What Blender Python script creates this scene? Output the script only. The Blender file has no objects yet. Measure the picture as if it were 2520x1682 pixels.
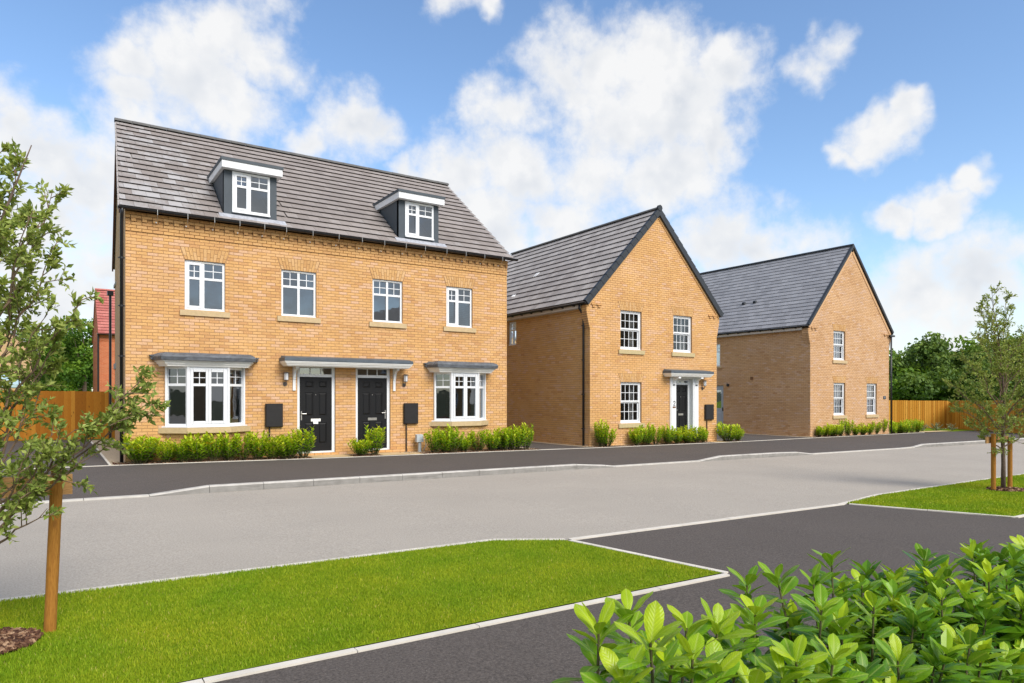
import bpy, math, random
from mathutils import Vector, Matrix
random.seed(11)
SC = bpy.context.scene
COL = SC.collection

# ------------------------------------------------------------------ camera, sky, sun, exposure
# world axes: x runs along the street, y from the viewer towards the houses, z up
YAW = math.atan2(.5567, .8307)
CAM_H = 1.517
cam_data = bpy.data.cameras.new('camera')
cam = bpy.data.objects.new('camera', cam_data)
COL.objects.link(cam)
cam.location = (0, 0, CAM_H)
cam.rotation_euler = (math.radians(90), 0, -YAW)
cam_data.sensor_width = 36
cam_data.lens = 24.0
cam_data.shift_y = 136 / 2520
cam_data.clip_start = 0.05
cam_data.clip_end = 3000
SC.camera = cam

SUN_EL = math.radians(42)
SUN_DIR = Vector((0.14, -0.99, 0)).normalized() * math.cos(SUN_EL) + Vector((0, 0, math.sin(SUN_EL)))   # towards the sun
sun_data = bpy.data.lights.new('sun', 'SUN')
sun_data.energy = 2.0
sun_data.angle = math.radians(32)
sun_data.color = (1.0, 0.95, 0.87)
sun = bpy.data.objects.new('sun', sun_data)
COL.objects.link(sun)
sun.location = (10, -20, 30)
sun.rotation_euler = SUN_DIR.to_track_quat('Z', 'Y').to_euler()

SC.view_settings.view_transform = 'Standard'
SC.view_settings.look = 'None'
SC.view_settings.gamma = 1
SC.view_settings.use_curve_mapping = False
SC.view_settings.exposure = 0.92
SC.cycles.max_bounces = 6
SC.cycles.diffuse_bounces = 3
SC.cycles.glossy_bounces = 3
SC.cycles.transmission_bounces = 2
SC.cycles.transparent_max_bounces = 8

F_PX, CX_PX, HY_PX = 1680.0, 1260.0, 977.0
def ray(x, y):
    """direction in the world for a pixel of the photograph (2520 wide)"""
    a = (x - CX_PX) / F_PX; b = (HY_PX - y) / F_PX
    c, s = math.cos(YAW), math.sin(YAW)
    return Vector((a * c + s, -a * s + c, b))

def build_world():
    w = bpy.data.worlds.new('World'); SC.world = w; w.use_nodes = True
    w.cycles.sampling_method = 'MANUAL'; w.cycles.sample_map_resolution = 256
    nt = w.node_tree; nd = nt.nodes; ln = nt.links
    nd.clear()
    def N(t, **k):
        n = nd.new(t)
        for a, b in k.items(): setattr(n, a, b)
        return n
    def val(sock, x):
        if hasattr(x, 'is_output') or hasattr(x, 'links'): ln.new(x, sock)
        else: sock.default_value = x
    def math_(op, a, b=0.0, c=None, clamp=False):
        n = N('ShaderNodeMath', operation=op, use_clamp=clamp)
        val(n.inputs[0], a); val(n.inputs[1], b)
        if c is not None: val(n.inputs[2], c)
        return n.outputs[0]
    out = N('ShaderNodeOutputWorld')
    sky = N('ShaderNodeTexSky', sky_type='NISHITA')
    sky.sun_disc = False
    sky.sun_elevation = SUN_EL
    sky.sun_rotation = math.atan2(SUN_DIR.x, SUN_DIR.y)
    sky.altitude = 50; sky.air_density = 1.0; sky.dust_density = 0.6; sky.ozone_density = 2.2
    bg_sky = N('ShaderNodeBackground'); bg_sky.inputs['Strength'].default_value = 0.118
    hs = N('ShaderNodeHueSaturation'); hs.inputs['Saturation'].default_value = 1.06
    hs.inputs['Value'].default_value = 1.0
    ln.new(sky.outputs[0], hs.inputs['Color']); ln.new(hs.outputs[0], bg_sky.inputs['Color'])
    geo = N('ShaderNodeTexCoord')
    vec = geo.outputs['Generated']
    nrm = N('ShaderNodeVectorMath', operation='NORMALIZE'); ln.new(vec, nrm.inputs[0]); vec = nrm.outputs[0]
    # wispy distortion of the look-up direction
    wn = N('ShaderNodeTexNoise'); wn.inputs['Scale'].default_value = 6.5; wn.inputs['Detail'].default_value = 4; wn.inputs['Roughness'].default_value = .6
    ln.new(vec, wn.inputs['Vector'])
    sub = N('ShaderNodeVectorMath', operation='SUBTRACT'); ln.new(wn.outputs['Color'], sub.inputs[0]); sub.inputs[1].default_value = (.5, .5, .5)
    scl = N('ShaderNodeVectorMath', operation='SCALE'); ln.new(sub.outputs[0], scl.inputs[0]); scl.inputs['Scale'].default_value = .17
    add = N('ShaderNodeVectorMath', operation='ADD'); ln.new(vec, add.inputs[0]); ln.new(scl.outputs[0], add.inputs[1])
    wv = add.outputs[0]
    # cumulus puffs on the dome: centre direction and size, flattened a little like real cumulus
    puffs = [(400,125,110),(525,105,105),(325,190,92),(470,215,130),(605,155,75),(325,280,80),
             (60,340,110),(155,405,120),(70,520,170),(120,690,170),
             (800,312,92),(690,335,66),(950,425,55),
             (1390,105,100),(1305,170,100),(1475,140,112),(1195,255,78),(1400,250,155),(1565,255,112),(1655,175,76),(1850,128,66),
             (1050,405,105),(1200,405,122),(1350,395,150),(1505,395,110),(1635,330,64),(1110,525,130),(1290,525,120),
             (1680,560,112),(1770,555,100),(2010,305,74),(2080,250,44),(1965,345,46),
             (2125,500,60),(2212,452,40),(2040,528,42),(2080,690,110),(2250,690,130),(1010,-14,62),(1100,-4,48),(1500,640,110)]
    def flat(d): return Vector((math.atan2(d.x, d.y) * .86, math.asin(d.normalized().z) * 1.12, 0))
    sp = N('ShaderNodeSeparateXYZ'); ln.new(wv, sp.inputs[0])
    az = math_('MULTIPLY', math_('ARCTAN2', sp.outputs[0], sp.outputs[1]), .86)
    el = math_('MULTIPLY', math_('ARCSINE', sp.outputs[2]), 1.12)
    cb = N('ShaderNodeCombineXYZ'); ln.new(az, cb.inputs[0]); ln.new(el, cb.inputs[1])
    acc = None
    for (px, py, pr) in puffs:
        d = ray(px * 1.0728, py * 1.0728); c0 = flat(d); r = pr * 1.0728 / F_PX / d.length * 1.0
        dn = N('ShaderNodeVectorMath', operation='DISTANCE'); ln.new(cb.outputs[0], dn.inputs[0]); dn.inputs[1].default_value = c0
        f = math_('MULTIPLY_ADD', dn.outputs['Value'], -1.0 / r, 1.0)
        acc = f if acc is None else math_('MAXIMUM', acc, f)
    acc = math_('MAXIMUM', acc, -1.2)
    # the rest of the dome: scattered cumulus of the same kind
    gn = N('ShaderNodeTexNoise'); gn.inputs['Scale'].default_value = 2.3; gn.inputs['Detail'].default_value = 3
    ln.new(vec, gn.inputs['Vector'])
    g = math_('MULTIPLY_ADD', gn.outputs['Fac'], 4.0, -1.9)
    vc = ray(1174 * 1.0728, 420 * 1.0728).normalized()
    dv = N('ShaderNodeVectorMath', operation='DISTANCE'); ln.new(vec, dv.inputs[0]); dv.inputs[1].default_value = vc
    away = N('ShaderNodeMapRange'); away.inputs[1].default_value = .78; away.inputs[2].default_value = 1.0; away.inputs[3].default_value = -2.5; away.inputs[4].default_value = 0
    ln.new(dv.outputs['Value'], away.inputs[0])
    g = math_('ADD', g, away.outputs[0])
    acc = math_('MAXIMUM', acc, g)
    def fbm(v, dt):
        fb = N('ShaderNodeTexNoise'); fb.inputs['Scale'].default_value = 9; fb.inputs['Detail'].default_value = dt; fb.inputs['Roughness'].default_value = .66
        ln.new(v, fb.inputs['Vector']); return fb.outputs['Fac']
    n0 = fbm(vec, 7)
    up = N('ShaderNodeVectorMath', operation='ADD'); ln.new(vec, up.inputs[0]); up.inputs[1].default_value = (-.012, .008, .034)
    n1 = fbm(up.outputs[0], 3)
    dens = math_('ADD', acc, math_('MULTIPLY_ADD', n0, 2.7, -1.30))
    al = N('ShaderNodeMapRange', interpolation_type='SMOOTHSTEP'); al.inputs[1].default_value = -.42; al.inputs[2].default_value = .72
    ln.new(dens, al.inputs[0])
    alpha = math_('MULTIPLY', al.outputs[0], .97)
    # body of the clouds: parts lying under denser cloud are greyer, tops and rims stay white
    s1 = math_('MULTIPLY_ADD', math_('SUBTRACT', n1, n0), 2.0, .20, clamp=True)
    s2 = math_('MULTIPLY_ADD', dens, 1.2, -.15, clamp=True)
    sv = math_('MULTIPLY', s1, s2, clamp=True)
    mixc = N('ShaderNodeMix', data_type='RGBA')
    mixc.inputs['A'].default_value = (1.0, 1.0, 1.0, 1); mixc.inputs['B'].default_value = (.56, .63, .74, 1)
    ln.new(sv, mixc.inputs['Factor'])
    bg_c = N('ShaderNodeBackground'); bg_c.inputs['Strength'].default_value = 0.50
    ln.new(mixc.outputs['Result'], bg_c.inputs['Color'])
    mx = N('ShaderNodeMixShader')
    ln.new(alpha, mx.inputs[0]); ln.new(bg_sky.outputs[0], mx.inputs[1]); ln.new(bg_c.outputs[0], mx.inputs[2])
    ln.new(mx.outputs[0], out.inputs['Surface'])
build_world()

# ------------------------------------------------------------------ mesh and object helpers
ORG = {}
def link(o, parent=None, wo=(0, 0, 0), rot=None):
    COL.objects.link(o)
    wo = Vector(wo)
    if parent is not None:
        o.parent = parent; o.location = wo - ORG[parent.name]
    else:
        o.location = wo
    if rot is not None: o.rotation_euler = rot.to_euler()
    ORG[o.name] = wo
    return o

def tag(o, label=None, cat=None, group=None, kind=None):
    if label: o['label'] = label
    if cat: o['category'] = cat
    if group: o['group'] = group
    if kind: o['kind'] = kind
    return o

def thing(name, wo, label, cat, group=None):
    o = bpy.data.objects.new(name, None)
    o.empty_display_size = .2
    link(o, None, wo)
    return tag(o, label, cat, group)

class MB:
    """collects faces; build() links them as one mesh object"""
    def __init__(s): s.v = []; s.f = []; s.t = []; s.m = []
    def face(s, pts, t=0.5):
        i = len(s.v); s.v.extend([tuple(p) for p in pts]); s.f.append(tuple(range(i, i + len(pts)))); s.t.append(t)
    def hexa(s, p, t=.5, skip=()):
        """8 points: bottom ring 0-3, top ring 4-7"""
        i = len(s.v); s.v.extend([tuple(q) for q in p])
        for k, q in enumerate(((3, 2, 1, 0), (4, 5, 6, 7), (0, 1, 5, 4), (1, 2, 6, 5), (2, 3, 7, 6), (3, 0, 4, 7))):
            if k in skip: continue
            s.f.append(tuple(i + j for j in q)); s.t.append(t)
    def box(s, x0, x1, y0, y1, z0, z1, t=.5):
        s.hexa([(x0, y0, z0), (x1, y0, z0), (x1, y1, z0), (x0, y1, z0), (x0, y0, z1), (x1, y0, z1), (x1, y1, z1), (x0, y1, z1)], t)
    def prism(s, poly, z0, z1, t=.5, top=None):
        """vertical prism over a plan polygon; top: another polygon of equal length for sloped sides"""
        n = len(poly); tp = top or poly
        i = len(s.v)
        s.v.extend([(p[0], p[1], p[2] if len(p) > 2 else z0) for p in poly]); s.v.extend([(p[0], p[1], p[2] if len(p) > 2 else z1) for p in tp])
        s.f.append(tuple(i + k for k in reversed(range(n)))); s.t.append(t)
        s.f.append(tuple(i + n + k for k in range(n))); s.t.append(t)
        for k in range(n):
            s.f.append((i + k, i + (k + 1) % n, i + n + (k + 1) % n, i + n + k)); s.t.append(t)
    def extrude(s, poly, dv, t=.5):
        """any planar polygon of 3D points pushed along dv"""
        dv = Vector(dv); n = len(poly); i = len(s.v)
        s.v.extend([tuple(p) for p in poly]); s.v.extend([tuple(Vector(p) + dv) for p in poly])
        s.f.append(tuple(i + k for k in range(n))); s.t.append(t)
        s.f.append(tuple(i + n + k for k in reversed(range(n)))); s.t.append(t)
        for k in range(n):
            s.f.append((i + k, i + (k + 1) % n, i + n + (k + 1) % n, i + n + k)); s.t.append(t)
    def tube(s, pts, rad, n=8, t=.5, cap=True):
        pts = [Vector(p) for p in pts]
        if not isinstance(rad, (list, tuple)): rad = [rad] * len(pts)
        i0 = len(s.v); ref = None
        for k, p in enumerate(pts):
            d = (pts[min(k + 1, len(pts) - 1)] - pts[max(k - 1, 0)])
            d = d.normalized() if d.length > 1e-9 else Vector((0, 0, 1))
            if ref is None:
                ref = Vector((0, 0, 1)) if abs(d.z) < .9 else Vector((1, 0, 0))
            a = (ref - d * ref.dot(d))
            a = a.normalized() if a.length > 1e-6 else d.orthogonal().normalized()
            ref = a
            b = d.cross(a)
            for q in range(n):
                an = 2 * math.pi * q / n
                s.v.append(tuple(p + (a * math.cos(an) + b * math.sin(an)) * rad[k]))
        for k in range(len(pts) - 1):
            for q in range(n):
                s.f.append((i0 + k * n + q, i0 + k * n + (q + 1) % n, i0 + (k + 1) * n + (q + 1) % n, i0 + (k + 1) * n + q)); s.t.append(t)
        if cap:
            s.f.append(tuple(i0 + q for q in reversed(range(n)))); s.t.append(t)
            e = i0 + (len(pts) - 1) * n
            s.f.append(tuple(e + q for q in range(n))); s.t.append(t)
    def mesh(s, name, mat, smooth=False):
        me = bpy.data.meshes.new(name)
        me.from_pydata(s.v, [], s.f)
        at = me.attributes.new('tint', 'FLOAT', 'FACE')
        at.data.foreach_set('value', s.t)
        if mat: me.materials.append(mat)
        if smooth: me.polygons.foreach_set('use_smooth', [True] * len(s.f))
        me.update()
        return me
    def build(s, name, mat, parent=None, wo=(0, 0, 0), kind=None, smooth=False, label=None):
        """vertices are world coordinates; wo is the origin the object gets"""
        if any(wo):
            w = Vector(wo); s.v = [tuple(Vector(p) - w) for p in s.v]
        o = bpy.data.objects.new(name, s.mesh(name, mat, smooth))
        link(o, parent, wo)
        if kind: o['kind'] = kind
        if label: o['label'] = label
        return o

def obj(name, me, parent=None, wo=(0, 0, 0), rot=None, tint=None):
    o = bpy.data.objects.new(name, me)
    link(o, parent, wo, rot)
    if tint is not None: o['tint'] = float(tint)
    return o

class Fr:
    """a wall frame: s runs along the wall, k outwards from its face, z up"""
    def __init__(s, P, d, n):
        s.P = Vector((P[0], P[1], 0)); s.d = Vector((d[0], d[1], 0)).normalized(); s.n = Vector((n[0], n[1], 0)).normalized()
    def pt(f, s, k, z):
        p = f.P + f.d * s + f.n * k; return (p.x, p.y, z)
    def box(f, mb, s0, s1, k0, k1, z0, z1, t=.5):
        mb.hexa([f.pt(s0, k1, z0), f.pt(s1, k1, z0), f.pt(s1, k0, z0), f.pt(s0, k0, z0), f.pt(s0, k1, z1), f.pt(s1, k1, z1), f.pt(s1, k0, z1), f.pt(s0, k0, z1)], t)
    def taper(f, mb, s0, s1, z0, z1, k0, k1, ins, t=.5):
        """raised field: base rectangle at k0, top face at k1 inset by ins"""
        mb.hexa([f.pt(s0, k0, z0), f.pt(s1, k0, z0), f.pt(s1, k0, z1), f.pt(s0, k0, z1),
                 f.pt(s0 + ins, k1, z0 + ins), f.pt(s1 - ins, k1, z0 + ins), f.pt(s1 - ins, k1, z1 - ins), f.pt(s0 + ins, k1, z1 - ins)], t, skip=(0,))

# ------------------------------------------------------------------ materials
def srgb(r, g, b):
    f = lambda c: (c / 255 / 12.92) if c / 255 <= .04045 else ((c / 255 + .055) / 1.055) ** 2.4
    return (f(r), f(g), f(b), 1)

class Mat:
    def __init__(s, name):
        s.m = bpy.data.materials.new(name); s.m.use_nodes = True
        s.nt = s.m.node_tree; s.nd = s.nt.nodes; s.ln = s.nt.links
        s.b = s.nd['Principled BSDF']; s.out = s.nd['Material Output']
    def N(s, t, **k):
        n = s.nd.new(t)
        for a, b in k.items(): setattr(n, a, b)
        return n
    def L(s, a, b): s.ln.new(a, b)
    def coords(s, kind='Object', scale=(1, 1, 1)):
        if kind == 'World':
            v = s.N('ShaderNodeNewGeometry').outputs['Position']
        else:
            v = s.N('ShaderNodeTexCoord').outputs[kind]
        if tuple(scale) != (1, 1, 1):
            m = s.N('ShaderNodeMapping'); m.inputs['Scale'].default_value = scale; s.L(v, m.inputs['Vector']); v = m.outputs[0]
        return v
    def noise(s, vec, scale, detail=4, rough=.55):
        n = s.N('ShaderNodeTexNoise'); n.inputs['Scale'].default_value = scale; n.inputs['Detail'].default_value = detail; n.inputs['Roughness'].default_value = rough
        s.L(vec, n.inputs['Vector']); return n.outputs['Fac']
    def ramp(s, fac, stops, interp='LINEAR'):
        r = s.N('ShaderNodeValToRGB'); r.color_ramp.interpolation = interp
        els = r.color_ramp.elements
        while len(els) < len(stops): els.new(.5)
        for e, (p, c) in zip(els, stops): e.position = p; e.color = c if len(c) == 4 else (*c, 1)
        s.L(fac, r.inputs[0]); return r.outputs[0]
    def mix(s, fac, a, b, mode='MIX'):
        n = s.N('ShaderNodeMix', data_type='RGBA', blend_type=mode)
        for sock, x in ((n.inputs['Factor'], fac), (n.inputs['A'], a), (n.inputs['B'], b)):
            if hasattr(x, 'links'): s.L(x, sock)
            else: sock.default_value = x
        return n.outputs['Result']
    def math(s, op, a, b=0., clamp=False):
        n = s.N('ShaderNodeMath', operation=op, use_clamp=clamp)
        for sock, x in ((n.inputs[0], a), (n.inputs[1], b)):
            if hasattr(x, 'links'): s.L(x, sock)
            else: sock.default_value = x
        return n.outputs[0]
    def tint(s):
        a = s.N('ShaderNodeAttribute', attribute_type='GEOMETRY', attribute_name='tint').outputs['Fac']
        b = s.N('ShaderNodeAttribute', attribute_type='OBJECT', attribute_name='tint').outputs['Fac']
        return s.math('ADD', a, b)
    def color(s, c):
        if hasattr(c, 'links'): s.L(c, s.b.inputs['Base Color'])
        else: s.b.inputs['Base Color'].default_value = c if len(c) == 4 else (*c, 1)
    def rough(s, r): s.b.inputs['Roughness'].default_value = r
    def spec(s, r): s.b.inputs['Specular IOR Level'].default_value = r
    def bump(s, h, strength=.3, dist=.01):
        n = s.N('ShaderNodeBump'); n.inputs['Strength'].default_value = strength; n.inputs['Distance'].default_value = dist
        s.L(h, n.inputs['Height']); s.L(n.outputs[0], s.b.inputs['Normal'])

def simple(name, col, rough=.6, var=.12, scale=8, spec=.4, bump=0, bscale=60, metal=0):
    M = Mat(name)
    c = col if len(col) == 4 else (*col, 1)
    v = M.coords('World')
    n = M.noise(v, scale, 5)
    dark = tuple(x * (1 - var * 1.6) for x in c[:3]) + (1,); lite = tuple(min(1, x * (1 + var)) for x in c[:3]) + (1,)
    M.color(M.ramp(n, [(.25, dark), (.75, lite)]))
    M.rough(rough); M.spec(spec); M.b.inputs['Metallic'].default_value = metal
    if bump: M.bump(M.noise(v, bscale, 4), bump, .004)
    return M.m

def brick_mat(name, pal, rough=.85):
    """pal: list of linear colours along tint 0..1"""
    M = Mat(name)
    base = M.ramp(M.tint(), [(i / (len(pal) - 1), c) for i, c in enumerate(pal)])
    v = M.coords('World')
    n1 = M.noise(v, 38, 5, .65); n2 = M.noise(v, 1.1, 3)
    col = M.mix(.75, base, M.ramp(n1, [(.25, (.62, .58, .55)), (.7, (1.1, 1.1, 1.1))]), 'MULTIPLY')
    col = M.mix(.5, col, M.ramp(n2, [(.3, (.84, .80, .78)), (.7, (1.08, 1.08, 1.06))]), 'MULTIPLY')
    M.color(col); M.rough(rough); M.spec(.25)
    M.bump(M.noise(v, 160, 4), .35, .003)
    return M.m

def brick_texture_mat(name, c1, c2, mortar, vertical_axis='x'):
    """walls nobody sees close up: bricks in the material only"""
    M = Mat(name)
    pos = M.coords('World')
    sep = M.N('ShaderNodeSeparateXYZ'); M.L(pos, sep.inputs[0])
    cmb = M.N('ShaderNodeCombineXYZ')
    if vertical_axis == 'xy': M.L(M.math('ADD', sep.outputs[0], sep.outputs[1]), cmb.inputs[0])
    else: M.L(sep.outputs[0 if vertical_axis == 'x' else 1], cmb.inputs[0])
    M.L(sep.outputs[2], cmb.inputs[1])
    bt = M.N('ShaderNodeTexBrick'); bt.offset = .5
    bt.inputs['Color1'].default_value = c1; bt.inputs['Color2'].default_value = c2; bt.inputs['Mortar'].default_value = mortar
    bt.inputs['Scale'].default_value = 1; bt.inputs['Mortar Size'].default_value = .006; bt.inputs['Bias'].default_value = 0
    bt.inputs['Brick Width'].default_value = .225; bt.inputs['Row Height'].default_value = .075
    M.L(cmb.outputs[0], bt.inputs['Vector'])
    n = M.noise(pos, 1.3, 4)
    M.color(M.mix(.5, bt.outputs['Color'], M.ramp(n, [(.3, (.78, .76, .74)), (.7, (1.1, 1.1, 1.1))]), 'MULTIPLY'))
    M.rough(.9); M.spec(.2); M.bump(bt.outputs['Fac'], -.4, .006)
    return M.m

PAL1 = [(.60, .325, .145), (.66, .370, .155), (.72, .42, .165), (.74, .45, .210), (.735, .455, .25), (.73, .47, .30)]
PAL3 = [(.54, .305, .16), (.605, .36, .18), (.67, .415, .215), (.69, .445, .255), (.70, .465, .30), (.70, .49, .35)]
m_brick1 = brick_mat('buff_brick', PAL1)
m_brick3 = brick_mat('pale_buff_brick', PAL3)
m_arch = brick_mat('arch_brick', [(.60, .34, .14), (.68, .41, .17), (.70, .45, .23)])
m_mortar = simple('mortar', (.40, .235, .125), .95, .15, 5, .1, .3, 90)
m_mortar3 = simple('pale_mortar', (.36, .215, .115), .95, .15, 5, .1, .3, 90)
m_wall_x = brick_texture_mat('brick_wall_plain', (.58, .34, .14, 1), (.62, .40, .22, 1), (.42, .27, .15, 1), 'x')
m_wall_y = brick_texture_mat('brick_wall_side', (.55, .34, .16, 1), (.60, .40, .24, 1), (.40, .27, .16, 1), 'y')
m_room = simple('room_paint', (.33, .31, .28), .9, .05, 2)
m_floorb = simple('room_floor', (.16, .12, .09), .7, .1, 2)

def tile_mat(name, c_lo, c_hi, stain=False, rough=.8):
    M = Mat(name)
    base = M.ramp(M.tint(), [(0, c_lo), (1, c_hi)])
    v = M.coords('World')
    n = M.noise(v, 22, 6, .7); n2 = M.noise(v, .8, 3)
    col = M.mix(.65, base, M.ramp(n, [(.25, (.74, .73, .73)), (.75, (1.12, 1.12, 1.12))]), 'MULTIPLY')
    col = M.mix(.6, col, M.ramp(n2, [(.3, (.86, .86, .87)), (.7, (1.06, 1.05, 1.04))]), 'MULTIPLY')
    if stain:
        # lime bloom: pale streaky patches on the tiles near the left verge
        sep = M.N('ShaderNodeSeparateXYZ'); M.L(v, sep.inputs[0])
        mr = M.N('ShaderNodeMapRange'); mr.inputs[1].default_value = 2.2; mr.inputs[2].default_value = 5.6; mr.inputs[3].default_value = .30; mr.inputs[4].default_value = -.25
        M.L(sep.outputs[0], mr.inputs[0])
        mz = M.N('ShaderNodeMapRange'); mz.inputs[1].default_value = 5.9; mz.inputs[2].default_value = 9.3; mz.inputs[3].default_value = .12; mz.inputs[4].default_value = -.16
        M.L(sep.outputs[2], mz.inputs[0])
        nb = M.noise(M.coords('World', (1.2, 1.2, 1.2)), 1.5, 3)
        nf = M.noise(M.coords('World', (5, 3, 3)), 3.0, 5, .7)
        a = M.math('ADD', mr.outputs[0], mz.outputs[0])
        a = M.math('ADD', a, M.math('MULTIPLY', M.math('SUBTRACT', nb, .5), 1.5))
        a = M.math('ADD', a, M.math('MULTIPLY', M.math('SUBTRACT', nf, .5), .9))
        a = M.math('ADD', a, M.math('MULTIPLY', M.math('SUBTRACT', M.tint(), .5), .5))
        f = M.ramp(a, [(.14, (0, 0, 0)), (.60, (.50, .50, .50))])
        col = M.mix(f, col, (.50, .50, .51, 1))
    M.color(col); M.rough(rough); M.spec(.3)
    M.bump(M.noise(v, 120, 4), .25, .003)
    return M.m
m_tile1 = tile_mat('concrete_tile', (.262, .228, .210, 1), (.325, .288, .268, 1), True)
m_tile2 = tile_mat('concrete_tile_plain', (.33, .298, .282, 1), (.46, .425, .402, 1))
m_tile3 = tile_mat('slate_tile', (.27, .27, .285, 1), (.35, .35, .368, 1), rough=.6)
m_ridge = simple('ridge_tile', (.13, .125, .12), .75, .15, 6, .3, .2)
m_verge = simple('verge_plastic', (.030, .035, .042), .5, .1, 6, .4)
m_black = simple('black_plastic', (.012, .012, .014), .38, .1, 6, .5)
m_white = simple('white_plastic', (.80, .81, .82), .35, .025, 3, .5)
m_cream = simple('white_paint', (.88, .86, .81), .5, .04, 4, .4)
m_stone = simple('cast_stone', (.56, .42, .24), .85, .08, 14, .2, .2, 120)
m_stone2 = simple('cast_stone_olive', (.52, .42, .23), .85, .08, 14, .2, .2, 120)
m_grp = simple('slate_grey_grp', (.060, .075, .090), .55, .08, 5, .4)
m_grp2 = simple('canopy_grey', (.095, .115, .135), .5, .12, 7, .4)
m_lead = simple('lead_sheet', (.115, .125, .140), .55, .25, 9, .5, .5, 14)
m_flash = simple('lead_flashing', (.42, .43, .47), .6, .2, 12, .4, .3, 20)
m_door = simple('black_door', (.009, .009, .010), .45, .2, 40, .3, .15, 90)
m_gdoor = simple('grey_door', (.42, .46, .50), .5, .05, 5)
m_steel = simple('brushed_steel', (.62, .60, .56), .3, .08, 20, .5, metal=.9)
m_meter = simple('meter_box_plastic', (.018, .016, .016), .5, .15, 10, .4)
m_util = simple('pale_grey_plastic', (.46, .50, .53), .5, .06, 6)
m_plate = simple('brown_plate', (.20, .09, .035), .5, .1, 30)
m_fascia = simple('fascia_board', (.70, .62, .54), .5, .05, 4)
m_curtain = simple('curtain_cloth', (.62, .60, .57), .9, .05, 6)
m_blind = simple('vertical_blind', (.80, .82, .88), .8, .03, 6)

def glass_mat(name, refl, tintc, trans):
    M = Mat(name)
    nd = M.nd
    nd.remove(M.b)
    tr = M.N('ShaderNodeBsdfTransparent'); tr.inputs[0].default_value = (*trans, 1)
    gl = M.N('ShaderNodeBsdfGlossy'); gl.inputs['Roughness'].default_value = .015; gl.inputs['Color'].default_value = (*tintc, 1)
    fr = M.N('ShaderNodeFresnel'); fr.inputs['IOR'].default_value = 1.5
    fac = M.math('ADD', M.math('MULTIPLY', fr.outputs[0], 1.6), refl, True)
    # float glass is never perfectly flat
    v = M.coords('World')
    bp = M.N('ShaderNodeBump'); bp.inputs['Strength'].default_value = .06; bp.inputs['Distance'].default_value = .02
    M.L(M.noise(v, 2.2, 2), bp.inputs['Height']); M.L(bp.outputs[0], gl.inputs['Normal'])
    mx = M.N('ShaderNodeMixShader'); M.L(fac, mx.inputs[0]); M.L(tr.outputs[0], mx.inputs[1]); M.L(gl.outputs[0], mx.inputs[2])
    M.L(mx.outputs[0], M.out.inputs['Surface'])
    return M.m
m_glass = glass_mat('window_glass', .11, (.86, .93, 1.0), (.50, .53, .55))
m_glass_d = glass_mat('clear_glass', .02, (.9, .95, 1.0), (.72, .74, .75))
m_glass_f = simple('frosted_glass', (.30, .32, .32), .25, .08, 20, .6)

def asphalt_mat(name, col, var, speck, specc):
    M = Mat(name)
    v = M.coords('World')
    n = M.noise(v, 55, 6, .8); n2 = M.noise(v, .55, 4); n3 = M.noise(v, 95, 2)
    n4 = M.noise(M.coords('World', (.15, 1.0, 1)), 1.6, 4)
    c = M.ramp(n, [(.3, tuple(x * (1 - var) for x in col)), (.7, tuple(x * (1 + var) for x in col))])
    c = M.mix(.7, c, M.ramp(n2, [(.3, (.93, .93, .93)), (.7, (1.05, 1.045, 1.04))]), 'MULTIPLY')
    c = M.mix(.5, c, M.ramp(n4, [(.35, (.97, .97, .97)), (.65, (1.02, 1.02, 1.02))]), 'MULTIPLY')
    c = M.mix(M.ramp(n3, [(.66, (0, 0, 0)), (.74, (speck, speck, speck))]), c, specc)
    M.color(c); M.rough(.9); M.spec(.25)
    M.bump(n, .5, .006)
    return M.m
m_road = asphalt_mat('road_asphalt', (.380, .340, .290), .38, .4, (.66, .63, .60, 1))
m_path = asphalt_mat('dark_asphalt', (.098, .083, .073), .66, .45, (.34, .32, .30, 1))
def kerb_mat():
    """concrete kerb: scuffed, tyre-marked face; tint paints in a shaded face and lit top"""
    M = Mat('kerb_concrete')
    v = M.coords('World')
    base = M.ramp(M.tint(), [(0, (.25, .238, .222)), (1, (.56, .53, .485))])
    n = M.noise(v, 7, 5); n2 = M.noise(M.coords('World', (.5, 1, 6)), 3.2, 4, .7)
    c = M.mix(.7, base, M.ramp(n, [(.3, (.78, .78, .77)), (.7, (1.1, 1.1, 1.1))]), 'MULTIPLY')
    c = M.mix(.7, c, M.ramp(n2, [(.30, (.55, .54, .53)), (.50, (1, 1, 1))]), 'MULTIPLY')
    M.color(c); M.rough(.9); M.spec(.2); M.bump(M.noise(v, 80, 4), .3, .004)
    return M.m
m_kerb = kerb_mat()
m_edge = simple('edging_concrete', (.66, .61, .53), .9, .10, 3.5, .2, .3, 80)
m_slab = simple('buff_slab', (.60, .44, .24), .9, .1, 5, .2, .3, 60)
m_gravel = simple('buff_gravel', (.50, .40, .28), .95, .35, 60, .2, .8, 50)
m_mulch = simple('bark_mulch', (.095, .042, .022), .95, .5, 45, .15, .9, 40)
m_chip = brick_mat('bark_chip', [(.06, .026, .015), (.14, .065, .036), (.27, .15, .085), (.50, .33, .20)])

def grass_ground():
    M = Mat('turf')
    v = M.coords('World')
    n = M.noise(v, 2.2, 4); n2 = M.noise(v, 60, 4)
    c = M.ramp(n, [(.3, (.14, .22, .006)), (.7, (.22, .29, .012))])
    c = M.mix(.6, c, M.ramp(n2, [(.3, (.6, .6, .6)), (.7, (1.15, 1.15, 1.1))]), 'MULTIPLY')
    M.color(c); M.rough(.95); M.spec(.1); M.bump(n2, .6, .02)
    return M.m
m_turf = grass_ground()
m_earth = simple('far_ground', (.075, .085, .045), .95, .3, .5, .1)

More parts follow.
